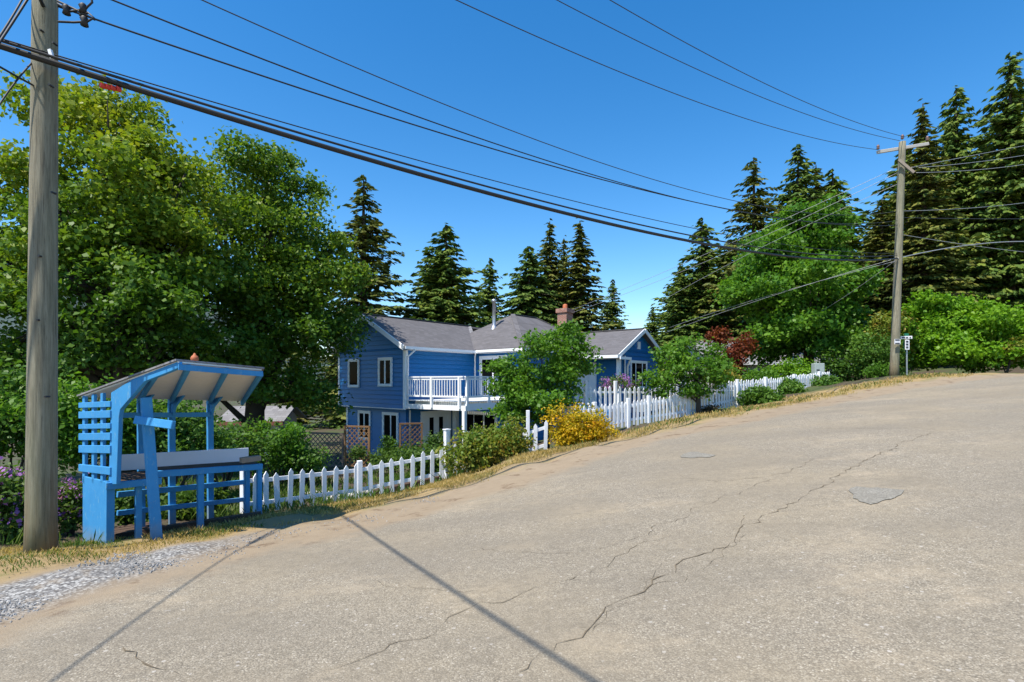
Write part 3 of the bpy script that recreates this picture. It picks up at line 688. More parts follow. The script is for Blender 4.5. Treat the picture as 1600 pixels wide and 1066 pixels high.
# ------------------------------------------------------------------ neighbouring houses
def simple_house(name, label, loc, rz, L, Wd, h, rise, wallm, roofm, wins=()):
    e = empty(name, loc, label, 'house', rz=rz, world=False)
    mb = MB(); mb.box(0, L, 0, Wd, -1, h); mb.prism([(0, 0, h), (0, Wd, h), (0, Wd/2, h+rise)], (.02, 0, 0)); mb.prism([(L, 0, h), (L, Wd, h), (L, Wd/2, h+rise)], (-.02, 0, 0)); mb.build('wall', wallm, e)
    r = MB(); slab(r, [(-.4, -.5, h-.25), (L+.4, -.5, h-.25), (L+.4, Wd/2, h+rise), (-.4, Wd/2, h+rise)], .1); slab(r, [(-.4, Wd+.5, h-.25), (L+.4, Wd+.5, h-.25), (L+.4, Wd/2, h+rise), (-.4, Wd/2, h+rise)], .1)
    r.build('roof', roofm, e, uv=ruv)
    f = MB(); f.box(-.4, L+.4, -.58, -.5, h-.33, h-.12); f.build('fascia', 'neighbourred' if name == 'garden_shed' else 'trim', e)
    for (a, b, z0, z1) in wins:
        q = MB(); q.box(a-.08, b+.08, -.06, 0, z0-.08, z1+.08); o = q.build('window', 'trim', e)
        g = MB(); g.box(a, b, -.075, -.06, z0, z1); g.build('pane', 'glass', o)
    return e
simple_house('house', 'low white neighbouring house with grey roof, half hidden behind the red-leaved tree', (13.6, 34.5, EYE-1.2), .12, 9.5, 7, 2.6, 1.5, 'neighbour', 'shingle2', ((.8, 2.0, .6, 1.8), (3.4, 4.6, .6, 1.8), (6.4, 7.6, .6, 1.8)))
simple_house('garden_shed', 'pale shed with rust coloured eave glimpsed behind the roadside stand', (-15.0, 27, EYE-4.2), .1, 2.6, 3, 2.2, .5, 'neighbour', 'shingle2', ((1.0, 1.7, .8, 1.6),))['category'] = 'shed'

# ------------------------------------------------------------------ fences
def picket_obj(base, h, w, side, parent, m='white', name='picket', tip=.07, tilt=0):
    th = .022; nrm_ = Vector((side.y, -side.x, 0)); s = side*(w/2); tp = side*tilt
    pts = [base-s, base+s, base+s+fz*(h-tip)+tp, base+fz*h+tp, base-s+fz*(h-tip)+tp]
    mb = MB(); mb.prism([p-nrm_*th/2 for p in pts], nrm_*th); return mb.build(name, m, parent)
def fence(label, nodes, h, spacing, w=.095, posts=(), post_h=None, group=None, rails=(.22, .78), lift=.04, railback=True, name='picket_fence', postw=.10, skip=()):
    """nodes: (px, py, depth) along the foot of the fence"""
    P = [U(*n) for n in nodes]; hs = h if isinstance(h, tuple) else (h, h); HH = lambda t: hs[0]+(hs[1]-hs[0])*t
    e = empty(name, P[0], label, 'fence', group)
    cum = [0]
    for a, b in zip(P[:-1], P[1:]): cum.append(cum[-1]+(b-a).length)
    def at(s):
        for i in range(len(P)-1):
            if s <= cum[i+1] or i == len(P)-2:
                return P[i].lerp(P[i+1], (s-cum[i])/(cum[i+1]-cum[i])), (P[i+1]-P[i])
    n = max(2, int(cum[-1]/spacing)); mbr = MB()
    for i in range(len(P)-1):
        d = (P[i+1]-P[i]); s = Vector((d.x, d.y, 0)).normalized(); bk = Vector((-s.y, s.x, 0))
        for f in rails: 
            rr = MB(); rr.beam(P[i]+fz*(lift+HH(cum[i]/cum[-1])*f)+bk*.03, P[i+1]+fz*(lift+HH(cum[i+1]/cum[-1])*f)+bk*.03, .035, .075); rr.build('rail', 'white', e)
    for k in range(n+1):
        if k in skip: continue
        p, d = at(cum[-1]*k/n); s = Vector((d.x, d.y, 0)).normalized()
        picket_obj(p+fz*(lift+random.uniform(-.03, .015)), HH(k/n)*random.uniform(.95, 1.03), w*random.uniform(.93, 1.05), s, e, tilt=random.gauss(0, .016))
    for f in posts:
        p, d = at(cum[-1]*f); s = Vector((d.x, d.y, 0)).normalized(); bk = Vector((-s.y, s.x, 0)); ph = post_h or HH(f)+.08
        mb = MB(); mb.beam(p-fz*.3+bk*.0, p+fz*ph, postw, postw, side=s)
        q = MB(); mb.build('post', 'white', e, bevel=.006)
    return e
fence('low white picket fence running from the blue stand to the small gate', [(381, 807, 9.3), (424, 801, 9.8), (556, 782, 10.95)], .76, .225, posts=(0,), post_h=.86)
fence('white picket gate between the low fence and the tall white post', [(562, 781, 11.0), (690, 754, 12.0)], .76, .225, posts=(0,), post_h=.84, name='picket_gate')['category'] = 'gate'
tp = empty('gate_post', U(698, 752, 12.05), 'tall square white gate post at the lower corner of the garden', 'post')
mb = MB(); mb.beam(U(698, 760, 12.05), U(698, 672, 12.05), .115, .115, side=(.76, .65, 0)); mb.build('post_shaft', 'white', tp, bevel=.008)
mb = MB(); mb.beam(U(698, 672, 12.05), U(698, 670.5, 12.05), .145, .145, side=(.76, .65, 0)); mb.build('post_cap', 'white', tp)
fence('short white picket fence overgrown by shrubs beside the yellow bush', [(712, 748, 12.5), (780, 731, 12.9), (822, 719, 13.0), (852, 709, 13.1)], .80, .24, posts=(.80,), post_h=1.25, postw=.08)
fence('white picket fence along the road, from the yellow bush to the dark tree trunk', [(900, 680, 15.2), (978, 668, 16.2), (1030, 660, 16.9), (1092, 650, 18.0)], .82, .165, w=.085, posts=(.13, .38, .54, .9), post_h=.92)
fence('long white picket fence climbing from the dark tree trunk to the utility cabinet', [(1096, 649, 18.05), (1125, 640, 18.5), (1215, 622, 20.5), (1270, 609, 22.2), (1296, 603, 23.0)], (1.0, .62), .15, w=.085, posts=(.22, .42, .66, .9))
fence('sunlit white picket fence in front of the porch, behind the roadside fence', [(866, 650, 16.8), (930, 647, 17.8), (1012, 645, 19.0), (1075, 632, 20.5)], .92, .22, w=.10, posts=(.20, .40), post_h=1.16)
# timber bed edge and path stones behind the gate
mb = MB(); a, b = U(585, 776, 11.6), U(690, 752, 12.5); mb.beam(a, b, .16, .30); tag(mb.build('timber_edging', 'darkwood', bevel=.01), 'dark timber edging of the raised bed behind the white gate', 'edging')
for i, (px, py, d, s) in enumerate(((520, 765, 12.2, .38), (548, 757, 12.6, .34), (575, 752, 13.0, .32), (500, 752, 13.2, .36))):
    p = U(px, py, d); p.z = G(p.x, p.y)+.02; mb = MB()
    pts = [p+Vector((s*random.uniform(.8, 1.2)*math.cos(a*.785), s*.8*random.uniform(.8, 1.2)*math.sin(a*.785), 0)) for a in range(8)]
    mb.prism(pts, (0, 0, .06)); tag(mb.build('stepping_stone', 'concrete', bevel=.01), 'flat pale stepping stone in the dry lawn behind the low picket fence', 'stepping stone', 'stepping stones behind the low fence')

def lattice(label, a, b, z0, h, m, frame=.05, step=.15, name='lattice_screen'):
    a = Vector(a); b = Vector(b); u = (b-a); u.z = 0; L = u.length; u.normalize(); n = Vector((u.y, -u.x, 0)); o0 = Vector((a.x, a.y, z0))
    e = empty(name, o0, label, 'lattice'); fr = MB()
    P = lambda s, z: o0+u*s+fz*z
    fr.beam(P(0, h), P(L, h), .06, .07); fr.beam(P(0, .04), P(L, .04), .05, .06)
    for s in ((.03, L-.03) if L < 3 else np.linspace(.03, L-.03, int(L/1.5)+2)): fr.beam(P(s, 0), P(s, h), .075, .06, side=u)
    fr.build('frame', m, e); lt = MB()
    c = -h
    while c < L:
        for sgn in (1, -1):
            # strips at 45 degrees clipped to the panel
            pts = []
            s0, s1 = max(c, 0), min(c+h, L)
            if s1-s0 > .05:
                if sgn == 1: A, Bq = P(s0, s0-c), P(s1, s1-c)
                else: A, Bq = P(s0, h-(s0-c)), P(s1, h-(s1-c))
                lt.beam(A+n*(.006*sgn), Bq+n*(.006*sgn), .035, .010, side=(Bq-A).cross(n))
        c += step*1.414
    lt.build('strips', m, e); return e
zl = ZG
lattice('brown lattice screen in front of the left lower window', U(538, 600, 20.6), U(578, 600, 20.3), EYE-3.45, 1.62, 'lattice')
lattice('narrow brown lattice screen beside the french door', U(624, 600, 22.3), U(660, 600, 22.6), EYE-3.5, 1.62, 'lattice')
lattice('weathered lattice fence running left from the house', U(456, 600, 21.3), U(537, 600, 20.7), EYE-3.5, 1.35, 'oldlattice', name='lattice_fence')['category'] = 'fence'

# ------------------------------------------------------------------ utility poles, wires, signs
def upole(label, base, top, r0, r1):
    e = empty('utility_pole', base, label, 'utility pole', 'utility poles'); mb = MB()
    n = 24; pts = [base.lerp(top, k/n) for k in range(n+1)]; pts[0] = pts[0]-fz*.3
    mb.tube(pts, [r0*1.12 if k == 0 else r0+(r1-r0)*k/n for k in range(n+1)], 20); mb.build('shaft', 'pole', e, smooth=True); return e
pl0 = onground(64, 860); PD = 5.88; b0 = Vector((U(64, 860, PD).x, PD, G(U(64, 860, PD).x, PD))); ptop = U(73, -330, PD)
LP = upole('tall weathered utility pole standing close by, left of the blue roadside stand', b0, ptop, .145, .104)
mb = MB(); q = U(78, 78, PD-.13); mb.beam(q, q+Vector((.03, 0, -.10)), .035, .03); mb.build('tag_plate', 'sign_white', LP)
mb = MB()
for (px, py) in ((62, 46), (82, 66), (76, 132), (60, 400), (58, 500), (70, 620), (80, 300)):
    q = U(px, py, PD-.135); mb = MB(); mb.tube([q, q+Vector((0, .06, 0))], .012, 6); mb.build('bolt', 'cable', LP)
bR = U(1397, 589, 22); bR.z = G(bR.x, bR.y); tR = U(1410, 222, 22)
RP = upole('slim greenish utility pole at the corner uphill with a pale crossarm', bR, tR, .17, .125)
mb = MB(); mb.beam(U(1371, 238, 21.8), U(1450, 225, 22.5), .11, .13); mb.build('crossarm', 'concrete', RP, bevel=.01)
mb = MB(); mb.beam(U(1404, 250, 21.8), U(1428, 270, 21.6), .10, .10); mb.build('secondary_rack', 'greywood', RP)
for px, py, d in ((1372, 236, 21.75), (1410, 220, 22), (1449, 222, 22.5)):
    mb = MB(); q = U(px, py, d); mb.lathe([(.03, 0), (.07, .04), (.04, .09), (.07, .12), (.03, .2), (0, .21)], 10, q+fz*.06); mb.build('insulator', 'porcelain', RP, smooth=True)
def wire(label, P0, P1, P2, rad, m='wire', ext0=0, ext2=0, name='overhead_wire', group='overhead wires'):
    """a smooth hanging curve through three places, optionally run on past its ends"""
    P0, P1, P2 = Vector(P0), Vector(P1), Vector(P2)
    s = (P1-P0).length/((P1-P0).length+(P2-P1).length)
    pts = []
    N = 48; lo = -ext0; hi = 1+ext2
    for k in range(N+1):
        t = lo+(hi-lo)*k/N
        a = (t-s)*(t-1)/((0-s)*(0-1)); b = (t-0)*(t-1)/((s-0)*(s-1)); c = (t-0)*(t-s)/((1-0)*(1-s))
        pts.append(P0*a+P1*b+P2*c)
    mb = MB(); mb.tube(pts, rad, 6); return tag(mb.build(name, m, smooth=True), label, 'wire', group)
# thick cable bundle between the poles and its slimmer companions; depth chosen on the straight line pole to pole
LB, RB = U(66, 93, PD-.22), U(1402, 403, 21.85)
def online(px, A, B):                             # depth where the vertical plane A-B is seen at px
    u = (px-CX)/F; t = (u*A.y-A.x)/((B.x-A.x)-u*(B.y-A.y)); return A.y+(B.y-A.y)*t
def bundle(label, pyL, pyM, pyR, rad, m='cable', off=0, mx=640, ext=.35, x0=66, **k):
    A = U(x0, pyL, PD-.22-off); Bq = U(1402, pyR, 21.85-off); dm = online(mx, A, Bq)
    return wire(label, A, U(mx, pyM, dm), Bq, rad, m, ext0=ext, **k)
bundle('thick black cable bundle sagging between the two poles', 93, 268, 404, .034, name='cable_bundle', ext=.10)
bundle('thin black cable just above the thick bundle', 84, 258, 399, .016, off=.06, ext=.10)
bundle('hair thin strand highest above the thick bundle', 80, 247, 396, .008, off=-.1, ext=.10)
mk = empty('cable_marker', U(170, 135, 6.4), 'row of small red discs clipped under the thick cable near the left pole', 'cable marker')
for px in (160, 168, 176, 185):
    A, Bq = LB, RB; d = online(px, A, Bq); q = U(px, 128+(px-160)*.22, d); mb = MB(); mb.tube([q+Vector((-.012, -.02, -.045)), q+Vector((.012, .02, -.045))], .030, 10); mb.build('disc', 'red', mk)
# primary and secondary lines to the left pole
for label, pL, pM, pR, mx, dR in (('upper conductor of the close pair running to the left pole', -40, 190, 318, 640, 21.9), ('lower conductor of the close pair running to the left pole', 5, 204, 326, 640, 21.9)):
    A = U(76, pL, PD); Bq = U(1402, 345 if pL < 0 else 352, dR); d = online(mx, A, Bq); wire(label, A, U(mx, 178 if pL < 0 else 193, d), Bq, .010 if pL < 0 else .011, 'cable')
A = U(76, -110, PD); Bq = U(1402, 330, 21.9); wire('single thin conductor higher than the close pair', A, U(640, 141, online(640, A, Bq)), Bq, .008, 'wire')
# lines that pass overhead out of the picture
for label, R_, px, py in (('overhead wire ending at the left tip of the crossarm', (1372, 234, 21.75), (1080, 156), (590, -58)), ('overhead wire reaching the pole top, left of the pair', (1406, 220, 22), (1190, 152), (700, -92)), ('rightmost overhead wire reaching the pole top', (1414, 214, 22), (1200, 133), (800, -92))):
    P0 = U(*R_); P2 = U(*py, 9.2 if py[0] < 600 else 10.2); d = online(px[0], P0, P2); wire(label, P0, U(*px, d), P2, .010, 'wire', ext2=.25)
# lines to the right of the uphill pole
for label, a, m_, b, m in (('upper wire leaving the uphill pole to the right', (1424, 262, 21.8), (1520, 243), (1700, 210, 30), 'lightwire'), ('middle wire leaving the uphill pole to the right', (1436, 262, 21.8), (1520, 254), (1700, 222, 30), 'lightwire'), ('lower wire leaving the rack to the right', (1432, 270, 21.6), (1520, 266), (1700, 236, 30), 'lightwire'),
                          ('slack wire from the middle of the uphill pole to the right', (1406, 330, 21.9), (1520, 325), (1700, 300, 30), 'lightwire'), ('level wire from the middle of the uphill pole to the right', (1406, 340, 21.9), (1520, 342), (1700, 340, 30), 'wire'), ('thick cable continuing right from the uphill pole', (1402, 404, 21.85), (1480, 388), (1700, 386, 30), 'lightwire'), ('drop wire crossing the firs on the right', (1405, 366, 21.9), (1520, 384), (1700, 402, 30), 'lightwire')):
    P0 = U(*a); P2 = U(*b); wire(label, P0, U(*m_, online(m_[0], P0, P2)), P2, .011 if 'thick' not in label else .022, m)
for label, a, m_, b in (('service wire from the rack down to the house, uppermost', (1402, 262, 21.9), (1160, 372), (890, 486, 33.2)), ('service wire from the rack down to the house, below the uppermost', (1402, 270, 21.9), (1160, 384), (890, 490, 33.2)), ('service wire from the rack toward the blue gable', (1402, 288, 21.9), (1160, 402), (1035, 470, 30)),
                        ('lower service wire past the leafy tree', (1400, 404, 21.9), (1230, 455), (1040, 520, 30)), ('lowest service wire past the leafy tree', (1400, 408, 21.9), (1250, 448), (1046, 512, 31)), ('bare guy-like drop wire beside the leafy tree', (1398, 408, 21.85), (1310, 470), (1150, 550, 33))):
    P0 = U(*a); P2 = U(*b); wire(label, P0, U(*m_, online(m_[0], P0, P2)), P2, .009, 'lightwire')
# wires that leave the near pole past the camera
SUN_EL = math.radians(61); SDIR = Vector((-.70, -.714, 0)).normalized()
def shadow_wire(label, H, A, B, rad, ext):
    """hangs H above the road, running over A to B as the sun throws it there"""
    k = 1/math.tan(SUN_EL)
    P2 = Vector((*B, 0))+SDIR*H*k; P2.z = G(*B)+H
    return P2
p2 = shadow_wire('', 6.0, (.33, 2.93), (.33, 2.93), .05, 1)
P0 = b0+fz*6.2; P0.x += .05; P1 = P0.lerp(p2, .5)-fz*.12
wire('heavy twisted wires leaving the near pole toward the road behind', P0, P1, p2, .020, 'cable', ext2=2.2)
p2 = shadow_wire('', 4.9, (-2.7, 3.0), (-2.7, 3.0), .03, 1); P0 = b0+fz*5.3; P1 = P0.lerp(p2, .5)-fz*.15
wire('lower drip cable leaving the near pole to the left edge', P0, P1, p2, .011, 'cable', ext2=2.2)
wire('upper of two service wires dropping from the near pole past the left edge', U(50, -30, PD), U(18, 28, 5.5), U(-60, 130, 4.6), .010, 'cable', ext2=.12, group='service wires at the left edge')
wire('lower of two service wires dropping from the near pole past the left edge', U(50, -12, PD), U(14, 44, 5.5), U(-60, 150, 4.6), .012, 'cable', ext2=.12, group='service wires at the left edge')
wire('drip cable looping down under the bundle beside the near pole', U(50, 98, PD-.1), U(34, 116, 5.6), U(-30, 215, 4.9), .009, 'cable', ext2=.12, group='service wires at the left edge')
# fittings on the near pole's right side
fit = empty('line_hardware', U(105, 12, PD-.1), 'insulators and looped jumper wires on the right side of the near pole', 'line hardware')
for (px, py) in ((104, 16), (130, 14), (132, 34)):
    mb = MB(); q = U(px, py, PD-.1); mb.lathe([(.0, -.05), (.04, -.045), (.03, 0), (.045, .03), (.02, .06), (0, .07)], 10, q); mb.build('insulator', 'cable', fit, smooth=True)
for pts in (((90, 6), (110, 18), (132, 15), (144, 4), (140, -20)), ((91, 34), (115, 35), (136, 34), (147, 28), (138, 20), (124, 24)), ((90, 2), (120, 16), (148, 31))):
    mb = MB(); mb.tube([U(x, y, PD-.1) for x, y in pts], .012, 6); mb.build('jumper_wire', 'cable', fit, smooth=True)
# corner signs
sg0 = U(1417, 585, 22.6); sg0.z = G(sg0.x, sg0.y)
sg = empty('street_sign', sg0, 'street sign post with white and green name blades beside the uphill pole', 'street sign')
mb = MB(); mb.tube([sg0-fz*.2, U(1416.5, 522, 22.6)], .03, 8); mb.build('sign_pole', 'metal', sg)
def signplate(name, x0, y0, x1, y1, d, m, parent, tilt=0):
    mb = MB(); a, b, c, e = U(x0, y1, d), U(x1, y1-tilt, d), U(x1, y0-tilt, d), U(x0, y0, d); mb.prism([a, b, c, e], (0, .02, 0)); return mb.build(name, m, parent)
bl = signplate('name_blade', 1407.5, 525.5, 1425.5, 530, 22.5, 'sign_white', sg, .6)
for a, b in ((1409.5, 1414.5), (1416, 1419), (1421.5, 1423.5)): signplate('marking', a, 526.8, b, 528.6, 22.485, 'sign_dark', bl, .3)
signplate('name_blade', 1413, 521, 1420, 525, 22.56, 'green_sign', sg)
signplate('name_blade', 1412, 532.5, 1415.6, 545, 22.62, 'green_sign', sg)
ls = signplate('sign_panel', 1414.5, 531, 1421, 546.5, 22.5, 'sign_white', sg)
for y in (532.5, 537, 541.5): signplate('marking', 1416, y, 1419.5, y+2.6, 22.485, 'sign_dark', ls)
ps = signplate('pole_sign', 1398, 530, 1407, 538, 21.70, 'sign_white', RP)
for y in (530.4, 535.6): signplate('marking', 1399, y, 1406, y+1.8, 21.685, 'sign_dark', ps)
# meter box at the end of the fence
k0 = U(1278, 598, 23.2); k0.z = G(k0.x, k0.y)
kb = empty('utility_box', k0, 'pale green grey utility cabinet behind the upper end of the picket fence', 'utility cabinet')
mb = MB(); mb.box(k0.x-.22, k0.x+.22, k0.y-.15, k0.y+.15, k0.z-.3, EYE+(595-568)/F*23.2); mb.build('cabinet', 'steelgrey', kb, bevel=.015)
mb = MB()
for z in (.25, .45): mb.box(k0.x-.15, k0.x-.02, k0.y-.165, k0.y-.152, EYE+z, EYE+z+.06)
mb.build('louvre', 'sign_dark', kb)

# ------------------------------------------------------------------ vegetation
M['maple_leaf'] = leafmat('maple_leaves', [(.032, .078, .012), (.075, .155, .018), (.150, .225, .020), (.30, .30, .025)], .30, .45, .30)
M['maple_leaf2'] = leafmat('fresh_maple_leaves', [(.030, .095, .014), (.065, .165, .018), (.115, .230, .022), (.16, .26, .03)], .35, .45, .3)
M['lime_leaf'] = leafmat('lime_leaves', [(.060, .16, .012), (.125, .26, .016), (.21, .35, .022)], .35, .45, .6)
M['apple_leaf'] = leafmat('apple_leaves', [(.040, .105, .015), (.085, .19, .02), (.14, .25, .025)], .35, .45, .9)
M['hedge_leaf'] = leafmat('hedge_leaves', [(.036, .088, .016), (.075, .16, .024), (.14, .24, .034)], .3, .5, .8)
M['garden_leaf'] = leafmat('garden_leaves', [(.03, .075, .012), (.07, .13, .022), (.14, .19, .03)], .3, .5, 1.2)
M['yellow_leaf'] = leafmat('golden_leaves', [(.11, .16, .012), (.34, .27, .012), (.55, .34, .012), (.56, .17, .016)], .3, .5, 1.6)
M['orange_leaf'] = leafmat('bronze_leaves', [(.06, .13, .02), (.12, .19, .025), (.23, .21, .03), (.34, .15, .03)], .3, .5, 1.5)
M['red_leaf'] = leafmat('red_leaves', [(.05, .016, .010), (.14, .030, .014), (.22, .075, .02)], .3, .5, 1)
M['brown_leaf'] = leafmat('brown_leaves', [(.05, .035, .02), (.11, .075, .04), (.17, .11, .06)], .25, .6, 1)
M['purple'] = leafmat('purple_petals', [(.22, .07, .30), (.36, .15, .46), (.52, .30, .60)], .3, .5, 3)
M['fir'] = leafmat('fir_needles', [(.028, .064, .014), (.066, .122, .020), (.13, .18, .028), (.20, .215, .030)], .12, .6, .35)
M['spruce'] = leafmat('spruce_needles', [(.030, .052, .012), (.072, .102, .020), (.145, .155, .028), (.22, .18, .034)], .12, .6, .3)
M['cedar'] = leafmat('cedar_sprays', [(.034, .070, .014), (.080, .135, .022), (.15, .195, .03)], .15, .6, .4)
M['dryblade'] = leafmat('dry_grass_blades', [(.12, .14, .03), (.34, .24, .08), (.48, .36, .15), (.56, .44, .23)], .3, .6, .9)
M['greenblade'] = leafmat('green_grass_blades', [(.03, .075, .012), (.07, .13, .02), (.17, .19, .04)], .3, .6, .9)
M['pebble'] = leafmat('pebbles', [(.12, .12, .115), (.26, .255, .245), (.46, .45, .43)], .0, .8, 8)

def blob_points(lobes, n, shell=.55):
    """points in the outer part of several noisy ellipsoids: (cx,cy,cz,rx,ry,rz)"""
    L = np.array(lobes, float); w_ = (L[:, 3]*L[:, 4]*L[:, 5])**(2/3); w_ /= w_.sum()
    k = RNG.choice(len(L), n, p=w_); D = RNG.normal(size=(n, 3)); D /= np.linalg.norm(D, axis=1, keepdims=True)
    r = shell+(1-shell)*RNG.random(n)**.6
    ph = k*1.7
    r *= 1+.16*np.sin(D[:, 0]*6+ph)*np.sin(D[:, 1]*7+ph)+.12*np.sin(D[:, 2]*9+D[:, 0]*5+ph)
    return L[k, :3]+D*L[k, 3:]*r[:, None], D
def clusters(C, per, spread, flat=.6):
    n = len(C); P = np.repeat(C, per, axis=0); J = RNG.normal(size=P.shape)*spread; J[:, 2] *= flat; return P+J
def branch_mb(base, h, lobes, r0, nb=10, rng=random):
    mb = MB(); top = base+fz*h; mid = base.lerp(top, .5)+Vector((rng.uniform(-.2, .2), rng.uniform(-.2, .2), 0))*h*.1
    mb.tube([base-fz*.3, base.lerp(mid, .5), mid, top], [r0*1.15, r0, r0*.75, r0*.3], 10)
    for k in range(nb):
        l = lobes[k % len(lobes)]
        if l[5] < .22*max(q[5] for q in lobes)+.25: continue
        a = base.lerp(mid, rng.uniform(.35, 1.0)) if k % 2 else mid.lerp(top, rng.uniform(0, .7))
        e = Vector(l[:3])+Vector((rng.uniform(-.4, .4)*l[3], rng.uniform(-.4, .4)*l[4], rng.uniform(-.3, .4)*l[5]))
        m_ = a.lerp(e, .5)+fz*rng.uniform(0, .12)*(e-a).length
        mb.tube([a, m_, e], [r0*.42, r0*.25, r0*.07], 6)
        for j in range(2):
            e2 = e+Vector((rng.gauss(0, 1), rng.gauss(0, 1), rng.gauss(.2, .7)))*min(l[3], l[5])*.30; mb.tube([m_.lerp(e, .4+.3*j), e2], [r0*.14, r0*.03], 5)
    return mb
def sublobes(lobes, k, f=.42):
    out = []
    for l in lobes:
        out.append((l[0], l[1], l[2], l[3]*.72, l[4]*.72, l[5]*.72))
        for j in range(k):
            d = Vector((random.gauss(0, 1), random.gauss(0, 1), random.gauss(.25, .8))).normalized(); q = f*random.uniform(.6, 1.25); r_ = min(l[3], l[5])*q
            out.append((l[0]+d.x*l[3]*.85, l[1]+d.y*l[4]*.85, l[2]+d.z*l[5]*.85, (r_+l[3]*q)/2*1.15, (r_+l[4]*q)/2*1.15, r_*.8))
    return out
def broadleaf(name, label, cat, base, h, lobes, r0, nclust, per, leaf, m, spread=.35, nb=12, shell=.45, up=.9, group=None, flat=.6, trunk_m='bark', rnd=None, sub=7):
    e = empty(name, base, label, cat, group)
    branch_mb(base, h, lobes, r0, nb).build('trunk', trunk_m, e, smooth=True)
    C, D = blob_points(sublobes(lobes, sub) if sub else lobes, nclust, shell); P = clusters(C, per, spread, flat)
    N = np.repeat(D, per, axis=0)*.5
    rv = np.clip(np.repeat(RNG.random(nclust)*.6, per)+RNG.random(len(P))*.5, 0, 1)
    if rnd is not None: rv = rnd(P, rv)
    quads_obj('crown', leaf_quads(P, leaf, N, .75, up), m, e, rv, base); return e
def V(px, py, d): return tuple(U(px, py, d))
def lobe(px, py, d, rpx, rpy, rd=None):
    r = rpx/F*d; return (*V(px, py, d), r, r if rd is None else rd, rpy/F*d)
# the two big maples behind the stand
gz = lambda px, d: Vector((U(px, 0, d).x, d, G(U(px, 0, d).x, d)))
LA = [lobe(170, 225, 17.5, 110, 70), lobe(240, 280, 17, 100, 60), lobe(60, 300, 17.5, 90, 60), lobe(150, 350, 17, 150, 70), lobe(20, 420, 17.5, 110, 70), lobe(250, 400, 17, 110, 60), lobe(150, 470, 16.5, 170, 70), lobe(40, 560, 17, 130, 70), lobe(230, 540, 17, 130, 60), lobe(145, 165, 17.5, 60, 38), lobe(-60, 380, 17.5, 90, 110)]
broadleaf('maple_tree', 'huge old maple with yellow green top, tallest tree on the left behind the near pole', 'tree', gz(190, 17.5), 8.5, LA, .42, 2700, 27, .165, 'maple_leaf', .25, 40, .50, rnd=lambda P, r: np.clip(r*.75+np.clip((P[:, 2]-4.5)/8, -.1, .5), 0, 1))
LB_ = [lobe(375, 290, 22.5, 80, 50, 3.0), lobe(330, 330, 22.0, 90, 60, 3.0), lobe(430, 360, 22.5, 95, 55, 3.0), lobe(470, 430, 22.5, 85, 55, 3.0), lobe(380, 430, 21.5, 110, 60, 3.0), lobe(310, 500, 21.5, 90, 60, 3.0), lobe(430, 510, 22.0, 110, 55, 3.0), lobe(500, 520, 22.8, 60, 60), lobe(400, 590, 22.0, 120, 50, 3.0), lobe(300, 590, 21.5, 90, 50, 3.0), lobe(470, 292, 22.5, 40, 11), lobe(425, 262, 22.5, 34, 26), lobe(525, 385, 23.0, 30, 22), lobe(485, 615, 22.5, 45, 35)]
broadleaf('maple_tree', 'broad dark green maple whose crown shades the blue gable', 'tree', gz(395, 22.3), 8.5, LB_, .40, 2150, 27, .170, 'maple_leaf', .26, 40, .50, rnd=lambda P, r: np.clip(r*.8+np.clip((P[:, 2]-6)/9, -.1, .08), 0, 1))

def shrub(name, label, px, py, d, rpx, rpy, m, n=60, per=22, leaf=.09, spread=.10, cat='bush', group=None, sub=6, shell=.5, up=.7, stems=True, flower=None, fl_n=0, fl_size=.05, rd=None):
    rpx *= 1.22; rpy *= 1.18; n = int(n*1.35); c = Vector(V(px, py, d)); base = Vector((c.x, c.y, G(c.x, c.y))); e = empty(name, base, label, cat, group)
    lobes = []; r = rpx/F*d; rz = rpy/F*d
    for k in range(sub):
        a = random.uniform(0, 6.28); q = random.uniform(.15, .55)
        lobes.append((c.x+r*q*math.cos(a), c.y+(rd or r)*q*.8*math.sin(a), c.z+rz*random.uniform(-.45, .4), r*random.uniform(.4, .65), (rd or r)*random.uniform(.4, .6), rz*random.uniform(.4, .6)))
    if stems:
        mb = MB()
        for l in lobes: mb.tube([base+Vector((random.uniform(-.1, .1)*r, random.uniform(-.1, .1)*r, -.1)), Vector(l[:3]).lerp(base, .45), Vector(l[:3])+fz*l[5]*.5], [.03, .022, .008], 5)
        mb.build('stems', 'bark', e)
    C, D = blob_points(lobes, n, shell); P = clusters(C, per, spread, .8)
    g = T(P[:, 0], P[:, 1]); P[:, 2] = np.maximum(P[:, 2], g+.03)
    rv = np.clip(np.repeat(RNG.random(n)*.6, per)+RNG.random(len(P))*.5, 0, 1)
    quads_obj('foliage', leaf_quads(P, leaf, np.repeat(D, per, axis=0)*.5, .6, up), m, e, rv, base)
    if flower:
        C, D = blob_points(lobes, fl_n, .9); C = C[C[:, 2] > c.z-rz*.3]; P = clusters(C+D[:len(C)]*0, 9, fl_size*.9, 1)
        quads_obj('flowers', leaf_quads(P, fl_size, None, .9, .6), flower, e, None, base)
    return e
